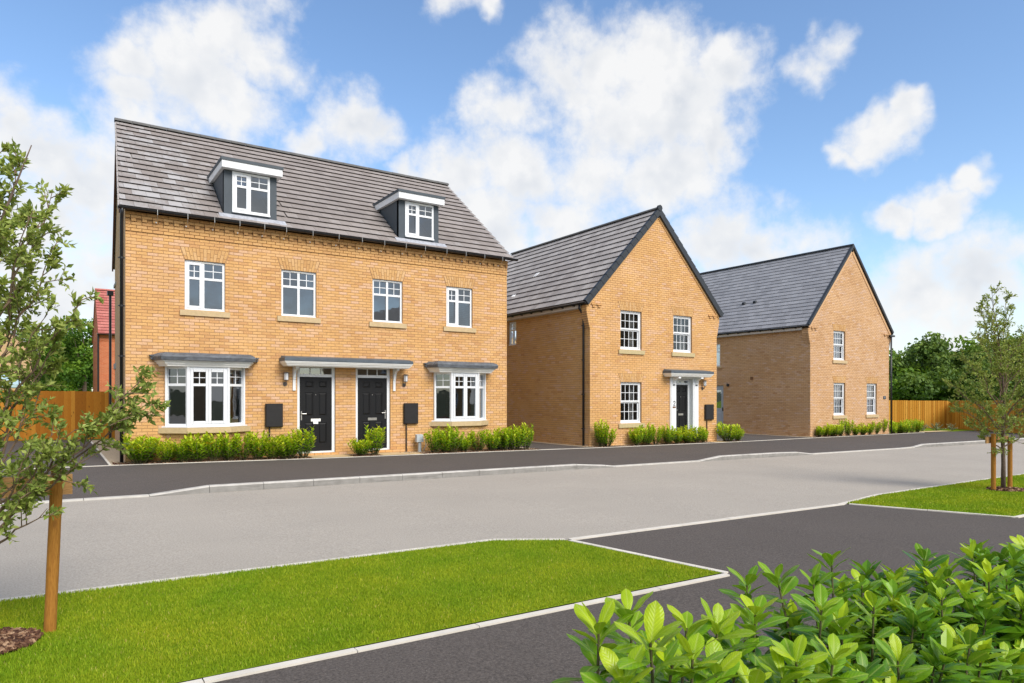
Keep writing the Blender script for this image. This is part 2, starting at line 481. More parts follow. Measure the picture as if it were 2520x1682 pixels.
def leaf_mat(name, stops, trans=.3, rough=.45, spec=.4, patch=None):
    M = Mat(name)
    c = M.ramp(M.tint(), stops)
    if patch:
        n = M.noise(M.coords('World'), patch[0], 3)
        c = M.mix(.8, c, M.ramp(n, [(.32, patch[1]), (.68, patch[2])]), 'MULTIPLY')
    M.color(c); M.rough(rough); M.spec(spec)
    tl = M.N('ShaderNodeBsdfTranslucent'); M.L(M.mix(1, c, (1.25, 1.2, .6, 1), 'MULTIPLY'), tl.inputs[0])
    mx = M.N('ShaderNodeMixShader'); mx.inputs[0].default_value = trans
    M.L(M.b.outputs[0], mx.inputs[1]); M.L(tl.outputs[0], mx.inputs[2]); M.L(mx.outputs[0], M.out.inputs['Surface'])
    return M.m
m_blade = leaf_mat('grass_blade', [(0, (.17, .27, .010)), (.5, (.29, .40, .016)), (.85, (.42, .48, .03)), (1, (.58, .50, .14))], .25, .6, .2, (1.1, (.72, .87, .8), (1.26, 1.07, 1.2)))
def laurel_mat():
    M = Mat('laurel_leaf')
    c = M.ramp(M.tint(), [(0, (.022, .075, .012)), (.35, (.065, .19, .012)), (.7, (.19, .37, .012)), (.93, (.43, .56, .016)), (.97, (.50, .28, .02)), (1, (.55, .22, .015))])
    oc = M.coords('Object'); sp = M.N('ShaderNodeSeparateXYZ'); M.L(oc, sp.inputs[0])
    rib = M.ramp(M.math('ABSOLUTE', sp.outputs[1]), [(.0, (.75, .75, .75)), (.016, (.5, .5, .5)), (.03, (0, 0, 0))])
    wv = M.N('ShaderNodeTexWave'); wv.inputs['Scale'].default_value = 3.2; wv.inputs['Distortion'].default_value = .6
    mp = M.N('ShaderNodeMapping'); mp.inputs['Scale'].default_value = (1, 0, 0); M.L(oc, mp.inputs['Vector'])
    ad = M.N('ShaderNodeVectorMath', operation='ADD'); cb = M.N('ShaderNodeCombineXYZ'); M.L(M.math('MULTIPLY', M.math('ABSOLUTE', sp.outputs[1]), -1.3), cb.inputs[0]); M.L(mp.outputs[0], ad.inputs[0]); M.L(cb.outputs[0], ad.inputs[1])
    M.L(ad.outputs[0], wv.inputs['Vector'])
    n = M.noise(M.coords('World'), 24, 4)
    c = M.mix(.8, c, M.ramp(n, [(.3, (.72, .78, .7)), (.7, (1.12, 1.08, 1.1))]), 'MULTIPLY')
    c = M.mix(.35, c, M.ramp(wv.outputs['Fac'], [(.0, (1, 1, 1)), (.8, (1, 1, 1)), (1, (1.5, 1.4, 1.3))]), 'MULTIPLY')
    c = M.mix(rib, c, M.mix(.5, c, (.55, .62, .16, 1)))
    bf = M.N('ShaderNodeNewGeometry').outputs['Backfacing']
    c = M.mix(M.math('MULTIPLY', bf, .18), c, (.30, .42, .10, 1))
    M.color(c); M.rough(.30); M.spec(.30)
    M.bump(wv.outputs['Fac'], .12, .02)
    tl = M.N('ShaderNodeBsdfTranslucent'); M.L(M.mix(1, c, (1.25, 1.2, .6, 1), 'MULTIPLY'), tl.inputs[0])
    mx = M.N('ShaderNodeMixShader'); mx.inputs[0].default_value = .3
    M.L(M.b.outputs[0], mx.inputs[1]); M.L(tl.outputs[0], mx.inputs[2]); M.L(mx.outputs[0], M.out.inputs['Surface'])
    return M.m
m_laurel = laurel_mat()
m_shrub = leaf_mat('shrub_leaf', [(0, (.035, .11, .012)), (.35, (.10, .25, .014)), (.7, (.24, .44, .015)), (.93, (.46, .60, .022)), (.97, (.60, .45, .03)), (1, (.55, .22, .015))], .3, .45, .3)
m_sapling = leaf_mat('sapling_leaf', [(0, (.105, .155, .028)), (.5, (.24, .315, .06)), (1, (.44, .50, .13))], .3, .5, .35)
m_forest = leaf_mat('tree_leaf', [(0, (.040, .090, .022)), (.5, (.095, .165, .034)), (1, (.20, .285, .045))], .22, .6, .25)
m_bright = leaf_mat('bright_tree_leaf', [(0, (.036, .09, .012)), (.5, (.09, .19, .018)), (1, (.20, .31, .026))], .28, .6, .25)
m_silver = leaf_mat('variegated_leaf', [(0, (.16, .20, .12)), (1, (.42, .44, .28))], .25, .6, .25)
m_stem = simple('green_stem', (.11, .10, .04), .8, .2, 30)
m_bark = simple('bark', (.15, .11, .085), .95, .3, 30, .15, .6, 60)
m_twig = simple('twig_bark', (.22, .15, .10), .9, .2, 30, .15)

def wood_mat(name, stops, axis_scale, ring=16):
    M = Mat(name)
    base = M.ramp(M.tint(), stops)
    v = M.coords('World', axis_scale)
    n = M.noise(v, ring, 5, .65)
    c = M.mix(.8, base, M.ramp(n, [(.3, (.62, .55, .5)), (.6, (1.05, 1.05, 1.05))]), 'MULTIPLY')
    vo = M.N('ShaderNodeTexVoronoi'); vo.inputs['Scale'].default_value = 1.0
    M.L(M.coords('World', (7, 7, 3.2)), vo.inputs['Vector'])
    c = M.mix(M.ramp(vo.outputs['Distance'], [(.05, (.75, .75, .75)), (.16, (0, 0, 0))]), c, (.10, .035, .01, 1))
    M.color(c); M.rough(.8); M.spec(.2); M.bump(n, .3, .004)
    return M.m
m_fence = wood_mat('stained_board', [(0, (.42, .165, .016)), (.5, (.59, .265, .030)), (1, (.72, .37, .065))], (14, 14, .8))
m_fence_l = wood_mat('dark_stained_board', [(0, (.32, .115, .012)), (.5, (.46, .18, .018)), (1, (.57, .26, .035))], (14, 14, .8))
m_stake = wood_mat('stake_timber', [(0, (.34, .145, .022)), (1, (.44, .21, .045))], (9, 9, 1.2))
m_rail = wood_mat('rail_timber', [(0, (.50, .28, .10)), (1, (.58, .34, .15))], (1.2, 9, 9))
# ------------------------------------------------------------------ ground, road, pavement
SL = -0.0098                                   # the street falls gently to the right
def G(u, off=0.): return SL * u + off
ROAD = -0.112

def sheet(name, poly, off, mat, kind='structure', du=2.0):
    """flat sheet following the fall of the street"""
    mb = MB(); mb.face([(x, y, G(x, off)) for x, y in poly])
    return mb.build(name, mat, None, kind=kind)

mb = MB(); mb.face([(-900, -900, G(-900, -.2)), (900, -900, G(900, -.2)), (900, 1500, G(900, -.2)), (-900, 1500, G(-900, -.2))])
mb.build('ground', m_earth, None, kind='structure')
sheet('garden_ground', [(-60, 17.3), (70, 17.3), (70, 140), (-60, 140)], -.03, m_turf)
sheet('road', [(-60, 5.6), (70, 5.6), (70, 12.72), (-60, 12.72)], ROAD, m_road)

BACK = [(-60, 17.5), (1.2, 17.5), (5.5, 17.17), (12.4, 16.99), (14.8, 16.86), (22, 16.92), (27.3, 17.3), (38, 17.75), (70, 18.2)]
def back_edge(u):
    for (a, b), (c, d) in zip(BACK, BACK[1:]):
        if a <= u <= c: return b + (d - b) * (u - a) / (c - a)
    return 17.5
KH = [(-60, .03), (1.3, .03), (2.21, .125), (10.64, .125), (11.55, .03), (14.65, .03), (15.56, .125), (18.95, .125), (19.9, .03), (26.15, .03), (27.05, .125), (70, .125)]
def kerb_h(u):
    for (a, b), (c, d) in zip(KH, KH[1:]):
        if a <= u <= c: return b + (d - b) * (u - a) / (c - a)
    return .03
def pave_z(u, v):
    t = min(1, max(0, (v - 12.75) / 1.6))
    low = ROAD + kerb_h(u) - .003
    return G(u, low * (1 - t) + .0 * t)
mb = MB()
us = [-60, -30, -10, -4] + [-3 + .45 * i for i in range(95)] + [45, 55, 70]
for a, b in zip(us, us[1:]):
    for k in range(7):
        def P(u, k):
            w = 12.74 + [0, .4, .8, 1.2, 1.6, 2.6, 3.6][k] if k < 6 else 0
            v = 12.74 + [0, .4, .8, 1.2, 1.65][k] if k < 5 else (15.2 if k == 5 else (16.2 if k == 6 else back_edge(u)))
            return (u, v, pave_z(u, v))
        mb.face([P(a, k), P(b, k), P(b, k + 1), P(a, k + 1)])
pavement = mb.build('pavement', m_path, None, kind='structure')

m_kerblow = simple('pale_kerb_concrete', (.50, .47, .42), .9, .12, 5.5, .2, .3, 80)
def kerb_run(parent, u0, u1, step):
    u = u0; i = 0
    while u < u1 - .05:
        e = min(u + step, u1)
        mb = MB()
        j = .004
        a, b = u + j, e - j
        za, zb = G(a, ROAD + kerb_h(a)), G(b, ROAD + kerb_h(b))
        ba, bb = G(a, ROAD - .08), G(b, ROAD - .08)
        # profile with a rounded front arris
        prof = lambda z, bz: [(12.615, bz), (12.615, z - .022), (12.622, z - .008), (12.637, z), (12.74, z + .001), (12.74, bz)]
        A = [(a, y, z) for y, z in prof(za, ba)]; B = [(b, y, z) for y, z in prof(zb, bb)]
        n = len(A)
        low = max(kerb_h(a), kerb_h(b)) < .05
        for q in range(n): mb.face([A[q], B[q], B[(q + 1) % n], A[(q + 1) % n]], (.75 if low else .12) if q == 0 else .9)  # painted shade: dark tint on raised front faces, pale on tops
        mb.face(A); mb.face(list(reversed(B)))
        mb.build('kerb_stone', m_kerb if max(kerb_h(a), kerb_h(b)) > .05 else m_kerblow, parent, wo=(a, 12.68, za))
        u = e; i += 1
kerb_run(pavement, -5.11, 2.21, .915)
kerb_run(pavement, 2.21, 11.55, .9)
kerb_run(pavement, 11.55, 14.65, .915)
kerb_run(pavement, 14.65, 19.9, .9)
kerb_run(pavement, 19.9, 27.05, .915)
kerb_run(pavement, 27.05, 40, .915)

def edging(parent, pts, w, off, step=.9, name='edging_stone', h=.02, mat=None):
    """a run of flush concrete edging stones along a polyline"""
    for (x0, y0), (x1, y1) in zip(pts, pts[1:]):
        L = math.hypot(x1 - x0, y1 - y0); d = ((x1 - x0) / L, (y1 - y0) / L); nn = (-d[1], d[0])
        n = max(1, round(L / step))
        for i in range(n):
            a, b = L * i / n + .003, L * (i + 1) / n - .003
            c = [(x0 + d[0] * s + nn[0] * k, y0 + d[1] * s + nn[1] * k) for s, k in ((a, -w / 2), (b, -w / 2), (b, w / 2), (a, w / 2))]
            mb = MB()
            dz = random.uniform(-.002, .002)
            mb.hexa([(x, y, G(x, off - .06)) for x, y in c] + [(x, y, G(x, off + h + dz)) for x, y in c], .5)
            mb.build(name, mat or m_edge, parent, wo=(c[0][0], c[0][1], G(c[0][0], off)))

NEAR = -.10
LAWN1 = [(-14, 6.68), (4.16, 6.6), (4.86, 6.22), (5.2, 4.22), (-14, 4.26)]
LAWN2 = [(10.5, 6.1), (12.0, 6.34), (16, 6.44), (34, 6.5), (34, 4.1), (11.3, 4.1)]
footpath = sheet('footpath', [(-14, 2.1), (40, 2.1), (40, 4.2), (11.6, 4.12), (10.75, 6.1), (10.4, 6.13), (4.86, 6.22), (5.25, 4.15), (-14, 4.2)], NEAR + .006, m_path)
lawn1 = sheet('lawn', LAWN1, NEAR + .018, m_turf)
lawn2 = sheet('lawn', LAWN2, NEAR + .018, m_turf)
edging(lawn1, [(-3.5, 6.72), (4.18, 6.63), (4.9, 6.21)], .085, NEAR, .9)
edging(footpath, [(4.96, 6.2), (10.4, 6.09)], .085, NEAR, .9)
edging(lawn1, [(4.92, 6.14), (5.24, 4.2)], .07, NEAR, .9)
edging(lawn1, [(5.2, 4.16), (-2, 4.2)], .062, NEAR, .9)
edging(lawn2, [(10.38, 6.105), (12.0, 6.38), (16, 6.48), (26, 6.53)], .085, NEAR, .9)
edging(lawn2, [(10.52, 6.05), (11.36, 4.08), (20, 4.1)], .07, NEAR, .9)
sheet('hedge_bed', [(-14, -2.5), (40, -2.5), (40, 2.12), (-14, 2.12)], NEAR - .02, m_mulch)

# private drives, beds and paths by the houses
def strip_poly(u0, u1, far):
    n = 6
    fr = [(u0 + (u1 - u0) * i / n, back_edge(u0 + (u1 - u0) * i / n) + .02) for i in range(n + 1)]
    return fr + [(u1, far), (u0, far)]
drive = sheet('driveway', strip_poly(-9, 1.02, 28.5), .004, m_path)
sheet('driveway', strip_poly(12.45, 14.45, 30), .004, m_path)
sheet('driveway', strip_poly(22.1, 27.5, 30), .004, m_path)
sheet('gravel_strip', [(1.04, 17.55), (1.6, 17.55), (1.9, 28), (1.04, 28)], .006, m_gravel)
sheet('gravel_strip', [(14.45, 17.3), (14.9, 17.3), (14.9, 28), (14.45, 28)], .008, m_gravel)
sheet('gravel_strip', [(27.45, 17.6), (28.0, 17.6), (28.0, 28), (27.45, 28)], .008, m_gravel)
beds = []
for (a, b) in ((1.1, 5.45), (6.55, 7.32), (8.55, 12.5), (14.5, 20.6), (21.3, 22.05), (27.4, 39.5)):
    beds.append(sheet('planting_bed', strip_poly(a, b, 18.1), .010, m_mulch))
    sheet('gravel_strip', [(a, back_edge(a) + (.42 if b < 13 else .28)), (b, back_edge(b) + (.42 if b < 13 else .28)), (b, 18.1), (a, 18.1)], .016, m_gravel)
sheet('door_path', strip_poly(5.47, 6.53, 18.1), .018, m_slab)
sheet('door_path', strip_poly(7.34, 8.53, 18.1), .018, m_slab)
sheet('door_path', strip_poly(20.62, 21.28, 17.42), .018, m_slab)
sheet('garden_path', [(38.6, 17.85), (41.5, 17.9), (41.5, 18.5), (38.6, 18.6)], .018, m_slab)
edge_pts = [(-3, 17.5), (1.2, 17.5), (5.5, 17.17), (12.4, 16.99), (14.8, 16.86), (22, 16.92), (27.3, 17.3), (38, 17.75)]
edging(pavement, edge_pts, .05, .0, .9, h=.014)
edging(drive, [(1.03, 17.6), (1.03, 28)], .05, .0, .9, h=.012)

def chips(name, n, fn, size, mat, parent=None):
    mb = MB()
    for _ in range(n):
        x, y, z = fn()
        L = random.uniform(.5, 1.6) * size; W = L * random.uniform(.25, .6); H = L * random.uniform(.12, .3)
        an = random.uniform(0, math.pi); c, s = math.cos(an), math.sin(an); tl = random.uniform(-.5, .5)
        P = []
        for zz in (-H * .3, H):
            for sx, sy in ((-1, -1), (1, -1), (1, 1), (-1, 1)):
                px, py = sx * L / 2 * random.uniform(.7, 1), sy * W / 2 * random.uniform(.6, 1)
                P.append((x + px * c - py * s, y + px * s + py * c, z + zz + px * tl))
        mb.hexa(P, random.random() ** 1.5)
    return mb.build(name, mat, parent, kind='stuff')
def bed_pt():
    a, b = random.choice(((1.1, 5.45), (1.1, 5.45), (6.55, 7.32), (8.55, 12.5), (8.55, 12.5), (14.5, 20.6), (21.3, 22.05)))
    u = random.uniform(a, b); v = back_edge(u) + .04 + random.random() ** 1.4 * .5
    return u, v, G(u, .014)
tag(chips('bark_mulch', 3500, bed_pt, .035, m_chip), 'brown bark mulch along the planting beds by the houses', 'mulch')
def gravel_pt():
    a, b = random.choice(((1.1, 5.45), (8.1, 12.5), (14.5, 20.6)))
    u = random.uniform(a, b); v = back_edge(u) + random.uniform(.35, .75)
    return u, v, G(u, .018)
m_stones = brick_mat('gravel_stone', [(.30, .22, .14), (.50, .40, .28), (.68, .58, .45)])
tag(chips('gravel', 1800, gravel_pt, .032, m_stones), 'pale buff gravel at the foot of the house walls', 'gravel')

# ------------------------------------------------------------------ building helpers
def wall_panel(mb, fr, s0, s1, z0, z1, ops, th=.26, inset=.008):
    """wall with rectangular openings: outer face, inner face and reveals"""
    S = sorted({s0, s1, *[x for o in ops for x in o[:2]]}); Z = sorted({z0, z1, *[x for o in ops for x in o[2:4]]})
    nS, nZ = len(S) - 1, len(Z) - 1
    def solid(i, j):
        if i < 0 or j < 0 or i >= nS or j >= nZ: return False
        a, b = (S[i] + S[i + 1]) / 2, (Z[j] + Z[j + 1]) / 2
        return not any(o[0] < a < o[1] and o[2] < b < o[3] for o in ops)
    for i in range(nS):
        for j in range(nZ):
            if not solid(i, j): continue
            a, b, c, d = S[i], S[i + 1], Z[j], Z[j + 1]
            mb.face([fr.pt(a, -inset, c), fr.pt(b, -inset, c), fr.pt(b, -inset, d), fr.pt(a, -inset, d)])
            mb.face([fr.pt(a, -th, c), fr.pt(b, -th, c), fr.pt(b, -th, d), fr.pt(a, -th, d)])
            for (di, dj, e0, e1) in ((-1, 0, (a, c), (a, d)), (1, 0, (b, c), (b, d)), (0, -1, (a, c), (b, c)), (0, 1, (a, d), (b, d))):
                if not solid(i + di, j + dj):
                    mb.face([fr.pt(e0[0], -inset, e0[1]), fr.pt(e1[0], -inset, e1[1]), fr.pt(e1[0], -th, e1[1]), fr.pt(e0[0], -th, e0[1])])

def sub_iv(iv, a, b):
    out = []
    for (x, y) in iv:
        if b <= x or a >= y: out.append((x, y)); continue
        if x < a: out.append((x, a))
        if b < y: out.append((b, y))
    return out

BR = .075; BL = .225; JT = .010
def lay_bricks(fr, z0, k0, k1, span, ops=(), holes=(), proj=None, offset=0., tone=None):
    """returns a list of bricks (s0, s1, za, zb, proj, tint, full)"""
    out = []
    rnd = random.Random(5 + int(fr.P.x * 10))
    for k in range(k0, k1):
        za = z0 + k * BR; zm = za + BR / 2
        iv = [span(zm)] if span(zm) else []
        for o in ops:
            if o[2] < zm < o[3]: iv = sub_iv(iv, o[0], o[1])
        for h in holes:
            r = h(zm)
            if r: iv = sub_iv(iv, *r)
        p = proj(k) if proj else 0.
        for (a, b) in iv:
            first = math.floor((a - offset - (BL / 2 if k % 2 else 0)) / BL)
            cuts = [a]
            n = first
            while True:
                s = offset + (BL / 2 if k % 2 else 0) + n * BL
                if s >= b - .028: break
                if s > a + .028: cuts.append(s)
                n += 1
            cuts.append(b)
            for x, y in zip(cuts, cuts[1:]):
                if y - x < .02: continue
                t = rnd.random()
                if tone: t = tone(t, (x + y) / 2, zm, rnd)
                out.append((x + JT / 2, y - JT / 2, za + JT / 2, za + BR - JT / 2, p, min(1, max(0, t)), y - x > BL - .004))
    return out

def brick_solid(mb, fr, x, y, za, zb, p, t, depth=.03, ch=.0035):
    k1 = p; k0 = p - ch
    b = [fr.pt(x, p - depth, za), fr.pt(y, p - depth, za), fr.pt(y, p - depth, zb), fr.pt(x, p - depth, zb)]
    m = [fr.pt(x, k0, za), fr.pt(y, k0, za), fr.pt(y, k0, zb), fr.pt(x, k0, zb)]
    f = [fr.pt(x + ch, k1, za + ch), fr.pt(y - ch, k1, za + ch), fr.pt(y - ch, k1, zb - ch), fr.pt(x + ch, k1, zb - ch)]
    i = len(mb.v); mb.v.extend(b + m + f)
    for q in range(4):
        r = (q + 1) % 4
        mb.f.append((i + q, i + r, i + 4 + r, i + 4 + q)); mb.t.append(t)
        mb.f.append((i + 4 + q, i + 4 + r, i + 8 + r, i + 8 + q)); mb.t.append(t)
    mb.f.append((i + 8, i + 9, i + 10, i + 11)); mb.t.append(t)

def emit_bricks(bricks, fr, mat, parent, n_single, key):
    """the n_single nearest whole bricks become objects of their own, the rest one part"""
    idx = [i for i, b in enumerate(bricks) if b[6] and b[4] == 0.]
    idx.sort(key=lambda i: key(bricks[i]))
    single = set(idx[:n_single])
    mb = MB()
    for i, b in enumerate(bricks):
        if i not in single: brick_solid(mb, fr, *b[:6])
    if mb.f: mb.build('bricks', mat, parent, kind='stuff')
    if single:
        base = MB(); loc = Fr((0, 0), (1, 0), (0, -1))
        brick_solid(base, loc, -(BL - JT) / 2, (BL - JT) / 2, -(BR - JT) / 2, (BR - JT) / 2, 0., 0.)
        me = base.mesh('brick', mat)
        for i in sorted(single):
            b = bricks[i]
            obj('brick', me, parent, fr.pt((b[0] + b[1]) / 2, random.uniform(-.0015, .0015), (b[2] + b[3]) / 2), tint=b[5])

def flat_arch(fr, s0, s1, zb, h, splay, nb, parent, single, mat=None, name='arch_brick', k=.002):
    """splayed brick arch: wedge bricks, each split once, joints staggered"""
    mb_all = MB(); g = .005
    for i in range(nb):
        a0 = s0 + (s1 - s0) * i / nb; a1 = s0 + (s1 - s0) * (i + 1) / nb
        T0, T1 = s0 - splay, s1 + splay
        t0 = T0 + (T1 - T0) * i / nb; t1 = T0 + (T1 - T0) * (i + 1) / nb
        cut = .66 if i % 2 else .34
        for (f0, f1) in ((0, cut), (cut, 1)):
            L0 = a0 + (t0 - a0) * f0 + g; R0 = a1 + (t1 - a1) * f0 - g; L1 = a0 + (t0 - a0) * f1 + g; R1 = a1 + (t1 - a1) * f1 - g
            z0 = zb + h * f0 + g * .8; z1 = zb + h * f1 - g * .8
            t = random.random()
            mb = MB() if single else mb_all
            mb.hexa([fr.pt(L0, -.03, z0), fr.pt(R0, -.03, z0), fr.pt(R0, k, z0), fr.pt(L0, k, z0), fr.pt(L1, -.03, z1), fr.pt(R1, -.03, z1), fr.pt(R1, k, z1), fr.pt(L1, k, z1)], t)
            if single: mb.build(name, mat or m_arch, parent, wo=fr.pt((L0 + R0) / 2, 0, (z0 + z1) / 2))
    if not single: mb_all.build('arch_bricks', mat or m_arch, parent, kind='stuff')

def lay_tiles(E, a, s, n, La, rows, gauge, tw, parent, mat, n_single, key, excl=(), name='roof_tile', half=True, th=.014, lift=.050, skew=None):
    """roof tiles in courses on a slope; E eave corner, a along the eave, s up the slope, n the normal"""
    E, a, s, n = Vector(E), Vector(a).normalized(), Vector(s).normalized(), Vector(n).normalized()
    tiles = []
    rnd = random.Random(3)
    for r in range(rows):
        s0 = r * gauge; sm = s0 + gauge / 2
        lo = skew(sm) if skew else 0.
        iv = [(lo, La)]
        for (x0, x1, y0, y1) in excl:
            if y0 < sm < y1: iv = sub_iv(iv, x0, x1)
        off = (tw / 2 if (half and r % 2) else 0)
        for (x, y) in iv:
            k = math.floor((x - off) / tw); cuts = [x]
            while True:
                c = off + k * tw
                if c >= y - .03: break
                if c > x + .03: cuts.append(c)
                k += 1
            cuts.append(y)
            for p, q in zip(cuts, cuts[1:]): tiles.append((p + .002, q - .002, s0, rnd.random(), q - p > tw - .003))
    def geo(mb, o, A, S, Nn, w, L, t):
        P = lambda x, y, h: tuple(o + A * x + S * y + Nn * h)
        mb.hexa([P(0, .022, lift - th), P(w, .022, lift - th), P(w, L, -.004), P(0, L, -.004), P(0, 0, lift), P(w, 0, lift), P(w, L, .008), P(0, L, .008)], t)
    idx = [i for i, t in enumerate(tiles) if t[4]]
    idx.sort(key=lambda i: key(E + a * ((tiles[i][0] + tiles[i][1]) / 2) + s * tiles[i][2]))
    single = set(idx[:n_single])
    mb = MB(); L = gauge + .045
    for i, t in enumerate(tiles):
        if i not in single: geo(mb, E + a * t[0] + s * t[2] + n * rnd.uniform(0, .003), a, s, n, t[1] - t[0], L, t[3])
    if mb.f: mb.build(name + 's', mat, parent, kind='stuff')
    if single:
        base = MB(); X, Y, Z = Vector((1, 0, 0)), Vector((0, 1, 0)), Vector((0, 0, 1))
        geo(base, Vector((0, 0, 0)), X, Y, Z, tw - .004, L, 0.)
        me = base.mesh(name, mat)
        R = Matrix((a, s, n)).transposed()
        for i in sorted(single):
            t = tiles[i]
            obj(name, me, parent, E + a * t[0] + s * t[2] + n * rnd.uniform(0, .003), rot=R, tint=t[3])

def ridge_run(P0, P1, r, parent, mat, step=.45, name='ridge_tile'):
    P0, P1 = Vector(P0), Vector(P1); L = (P1 - P0).length; d = (P1 - P0) / L; n = max(1, round(L / step))
    sd = d.cross(Vector((0, 0, 1))).normalized()
    for i in range(n):
        mb = MB(); a = P0 + d * (L * i / n + .003); b = P0 + d * (L * (i + 1) / n - .003)
        rr = r * (1 + .02 * (i % 2))
        ring = lambda c, q: [tuple(c + sd * (q * math.cos(t)) + Vector((0, 0, q * math.sin(t) * .85 - .02))) for t in [math.pi * j / 8 for j in range(9)]]
        A, B = ring(a, rr), ring(b, rr); A2, B2 = ring(a, rr - .016), ring(b, rr - .016)
        for j in range(8):
            mb.face([A[j], A[j + 1], B[j + 1], B[j]], .5)
            mb.face([A[j], A[j + 1], A2[j + 1], A2[j]], .5); mb.face([B[j], B[j + 1], B2[j + 1], B2[j]], .5)
        mb.build(name, mat, parent, wo=a)
    # mortar-closed ends
    mb = MB()
    for c in (P0, P1):
        ring = [tuple(c + sd * ((r - .012) * math.cos(t)) + Vector((0, 0, (r - .012) * math.sin(t) * .85 - .02))) for t in [math.pi * j / 8 for j in range(9)]]
        mb.face(ring, .5)
    mb.build('ridge_end', mat, parent)

def gutter(P0, P1, parent, r=.055, drop=(0, 0, 0), mat=None):
    P0, P1 = Vector(P0), Vector(P1); d = (P1 - P0).normalized(); sd = d.cross(Vector((0, 0, 1))).normalized()
    mb = MB()
    ring = lambda c, q: [tuple(c + sd * (q * math.cos(t)) + Vector((0, 0, -q * math.sin(t)))) for t in [math.pi * j / 8 for j in range(9)]]
    A, B, A2, B2 = ring(P0, r), ring(P1, r), ring(P0, r - .004), ring(P1, r - .004)
    for j in range(8):
        mb.face([A[j], A[j + 1], B[j + 1], B[j]]); mb.face([A2[j], A2[j + 1], B2[j + 1], B2[j]])
    mb.face(A); mb.face(B)
    for c in (P0, P1):
        mb.tube([c - d * .02 + Vector((0, 0, -.02)), c + d * .02 + Vector((0, 0, -.02))], r * .6, 8)
    # union clips
    L = (P1 - P0).length; n = int(L / 1.8)
    for i in range(1, n + 1):
        c = P0 + d * (L * i / (n + 1)); A, B = ring(c - d * .035, r + .006), ring(c + d * .035, r + .006)
        for j in range(8): mb.face([A[j], A[j + 1], B[j + 1], B[j]])
    return mb.build('gutter', mat or m_black, parent)

def downpipe(pts, parent, r=.036, clips=(), side=(0, 1, 0)):
    mb = MB(); mb.tube(pts, r, 10)
    o = mb.build('downpipe', m_black, parent, smooth=True)
    b = MB()
    for z in clips:
        x, y = [(p[0], p[1]) for p in pts][-1]
        b.tube([(x, y, z - .02), (x, y, z + .02)], r + .008, 10)
        b.box(x - .075, x + .075, y - .0, y + .02, z - .012, z + .012)
    if clips: b.build('pipe_clip', m_black, o)
    return o

# ------------------------------------------------------------------ windows and doors
def window_casement(house, fr, s0, s1, z0, z1, sash='left', rec=.055, sill=None, label=None, sill_mat=None, vent=True, curtain=None):
    """white cottage casement: two lights, each with a row of small panes on top"""
    mb = MB(); W = .055; k1 = -rec; k0 = -rec - .07
    w = s1 - s0; mid = s0 + w * (.455 if sash == 'left' else .5); tz = z1 - (z1 - z0) * .355
    fr.box(mb, s0, s0 + W, k0, k1, z0, z1); fr.box(mb, s1 - W, s1, k0, k1, z0, z1)
    fr.box(mb, s0 + W, s1 - W, k0, k1, z1 - W, z1); fr.box(mb, s0 + W, s1 - W, k0, k1, z0, z0 + W)
    fr.box(mb, mid - .03, mid + .03, k0, k1, z0 + W, z1 - W)
    fr.box(mb, s0 - .005, s1 + .005, k1 - .01, k1 + .035, z0 - .022, z0 + .014)
    lights = [(s0 + W, mid - .03), (mid + .03, s1 - W)]
    win = mb.build('window', m_white, house, wo=fr.pt((s0 + s1) / 2, 0, z0), label=label)
    fm = MB(); bars = MB()
    for i, (a, b) in enumerate(lights):
        e = .012
        if (sash == 'left' and i == 0) or sash == 'both':
            S = .05
            for q in ((a, a + S, z0 + W, z1 - W), (b - S, b, z0 + W, z1 - W), (a + S, b - S, z1 - W - S, z1 - W), (a + S, b - S, z0 + W, z0 + W + S)):
                fr.box(fm, q[0], q[1], k1 - .05, k1 + .014, q[2], q[3])
            a, b = a + S, b - S; lo, hi = z0 + W + S, z1 - W - S; kk = .01
        else:
            lo, hi = z0 + W, z1 - W; kk = -.004
        fr.box(fm, a, b, k1 - .045, k1 + kk, tz - .028, tz + .028)
        for (p0, p1) in ((lo, tz - .028), (tz + .028, hi)):
            q = [random.uniform(-.003, .003) for _ in range(3)]; pm = MB(); pm.face([fr.pt(a, k1 - .03 + q[0], p0), fr.pt(b, k1 - .03 + q[1], p0), fr.pt(b, k1 - .03 + q[1] + q[2], p1), fr.pt(a, k1 - .03 + q[0] + q[2], p1)])
            pm.build('pane', m_glass, win)
        c = (a + b) / 2; cz = (tz + .028 + hi) / 2
        fr.box(bars, c - .009, c + .009, k1 - .034, k1 - .018, tz + .028, hi)
        fr.box(bars, a, b, k1 - .033, k1 - .017, cz - .009, cz + .009)
    fm.build('sash_frame', m_white, win); bars.build('glazing_bars', m_white, win)
    if vent:
        vm = MB(); fr.box(vm, s0 + w * .28, s0 + w * .72, k1, k1 + .014, z1 - .044, z1 - .026); vm.build('trickle_vent', m_cream, win)
    if sill:
        sm = MB(); o = sill
        sm.hexa([fr.pt(s0 - .11, .045, z0 - o), fr.pt(s1 + .11, .045, z0 - o), fr.pt(s1 + .11, -.05, z0 - o), fr.pt(s0 - .11, -.05, z0 - o),
                 fr.pt(s0 - .11, .045, z0 - .016), fr.pt(s1 + .11, .045, z0 - .016), fr.pt(s1 + .11, -.05, z0 - .004), fr.pt(s0 - .11, -.05, z0 - .004)])
        sm.build('sill', sill_mat or m_stone, win)
    return win

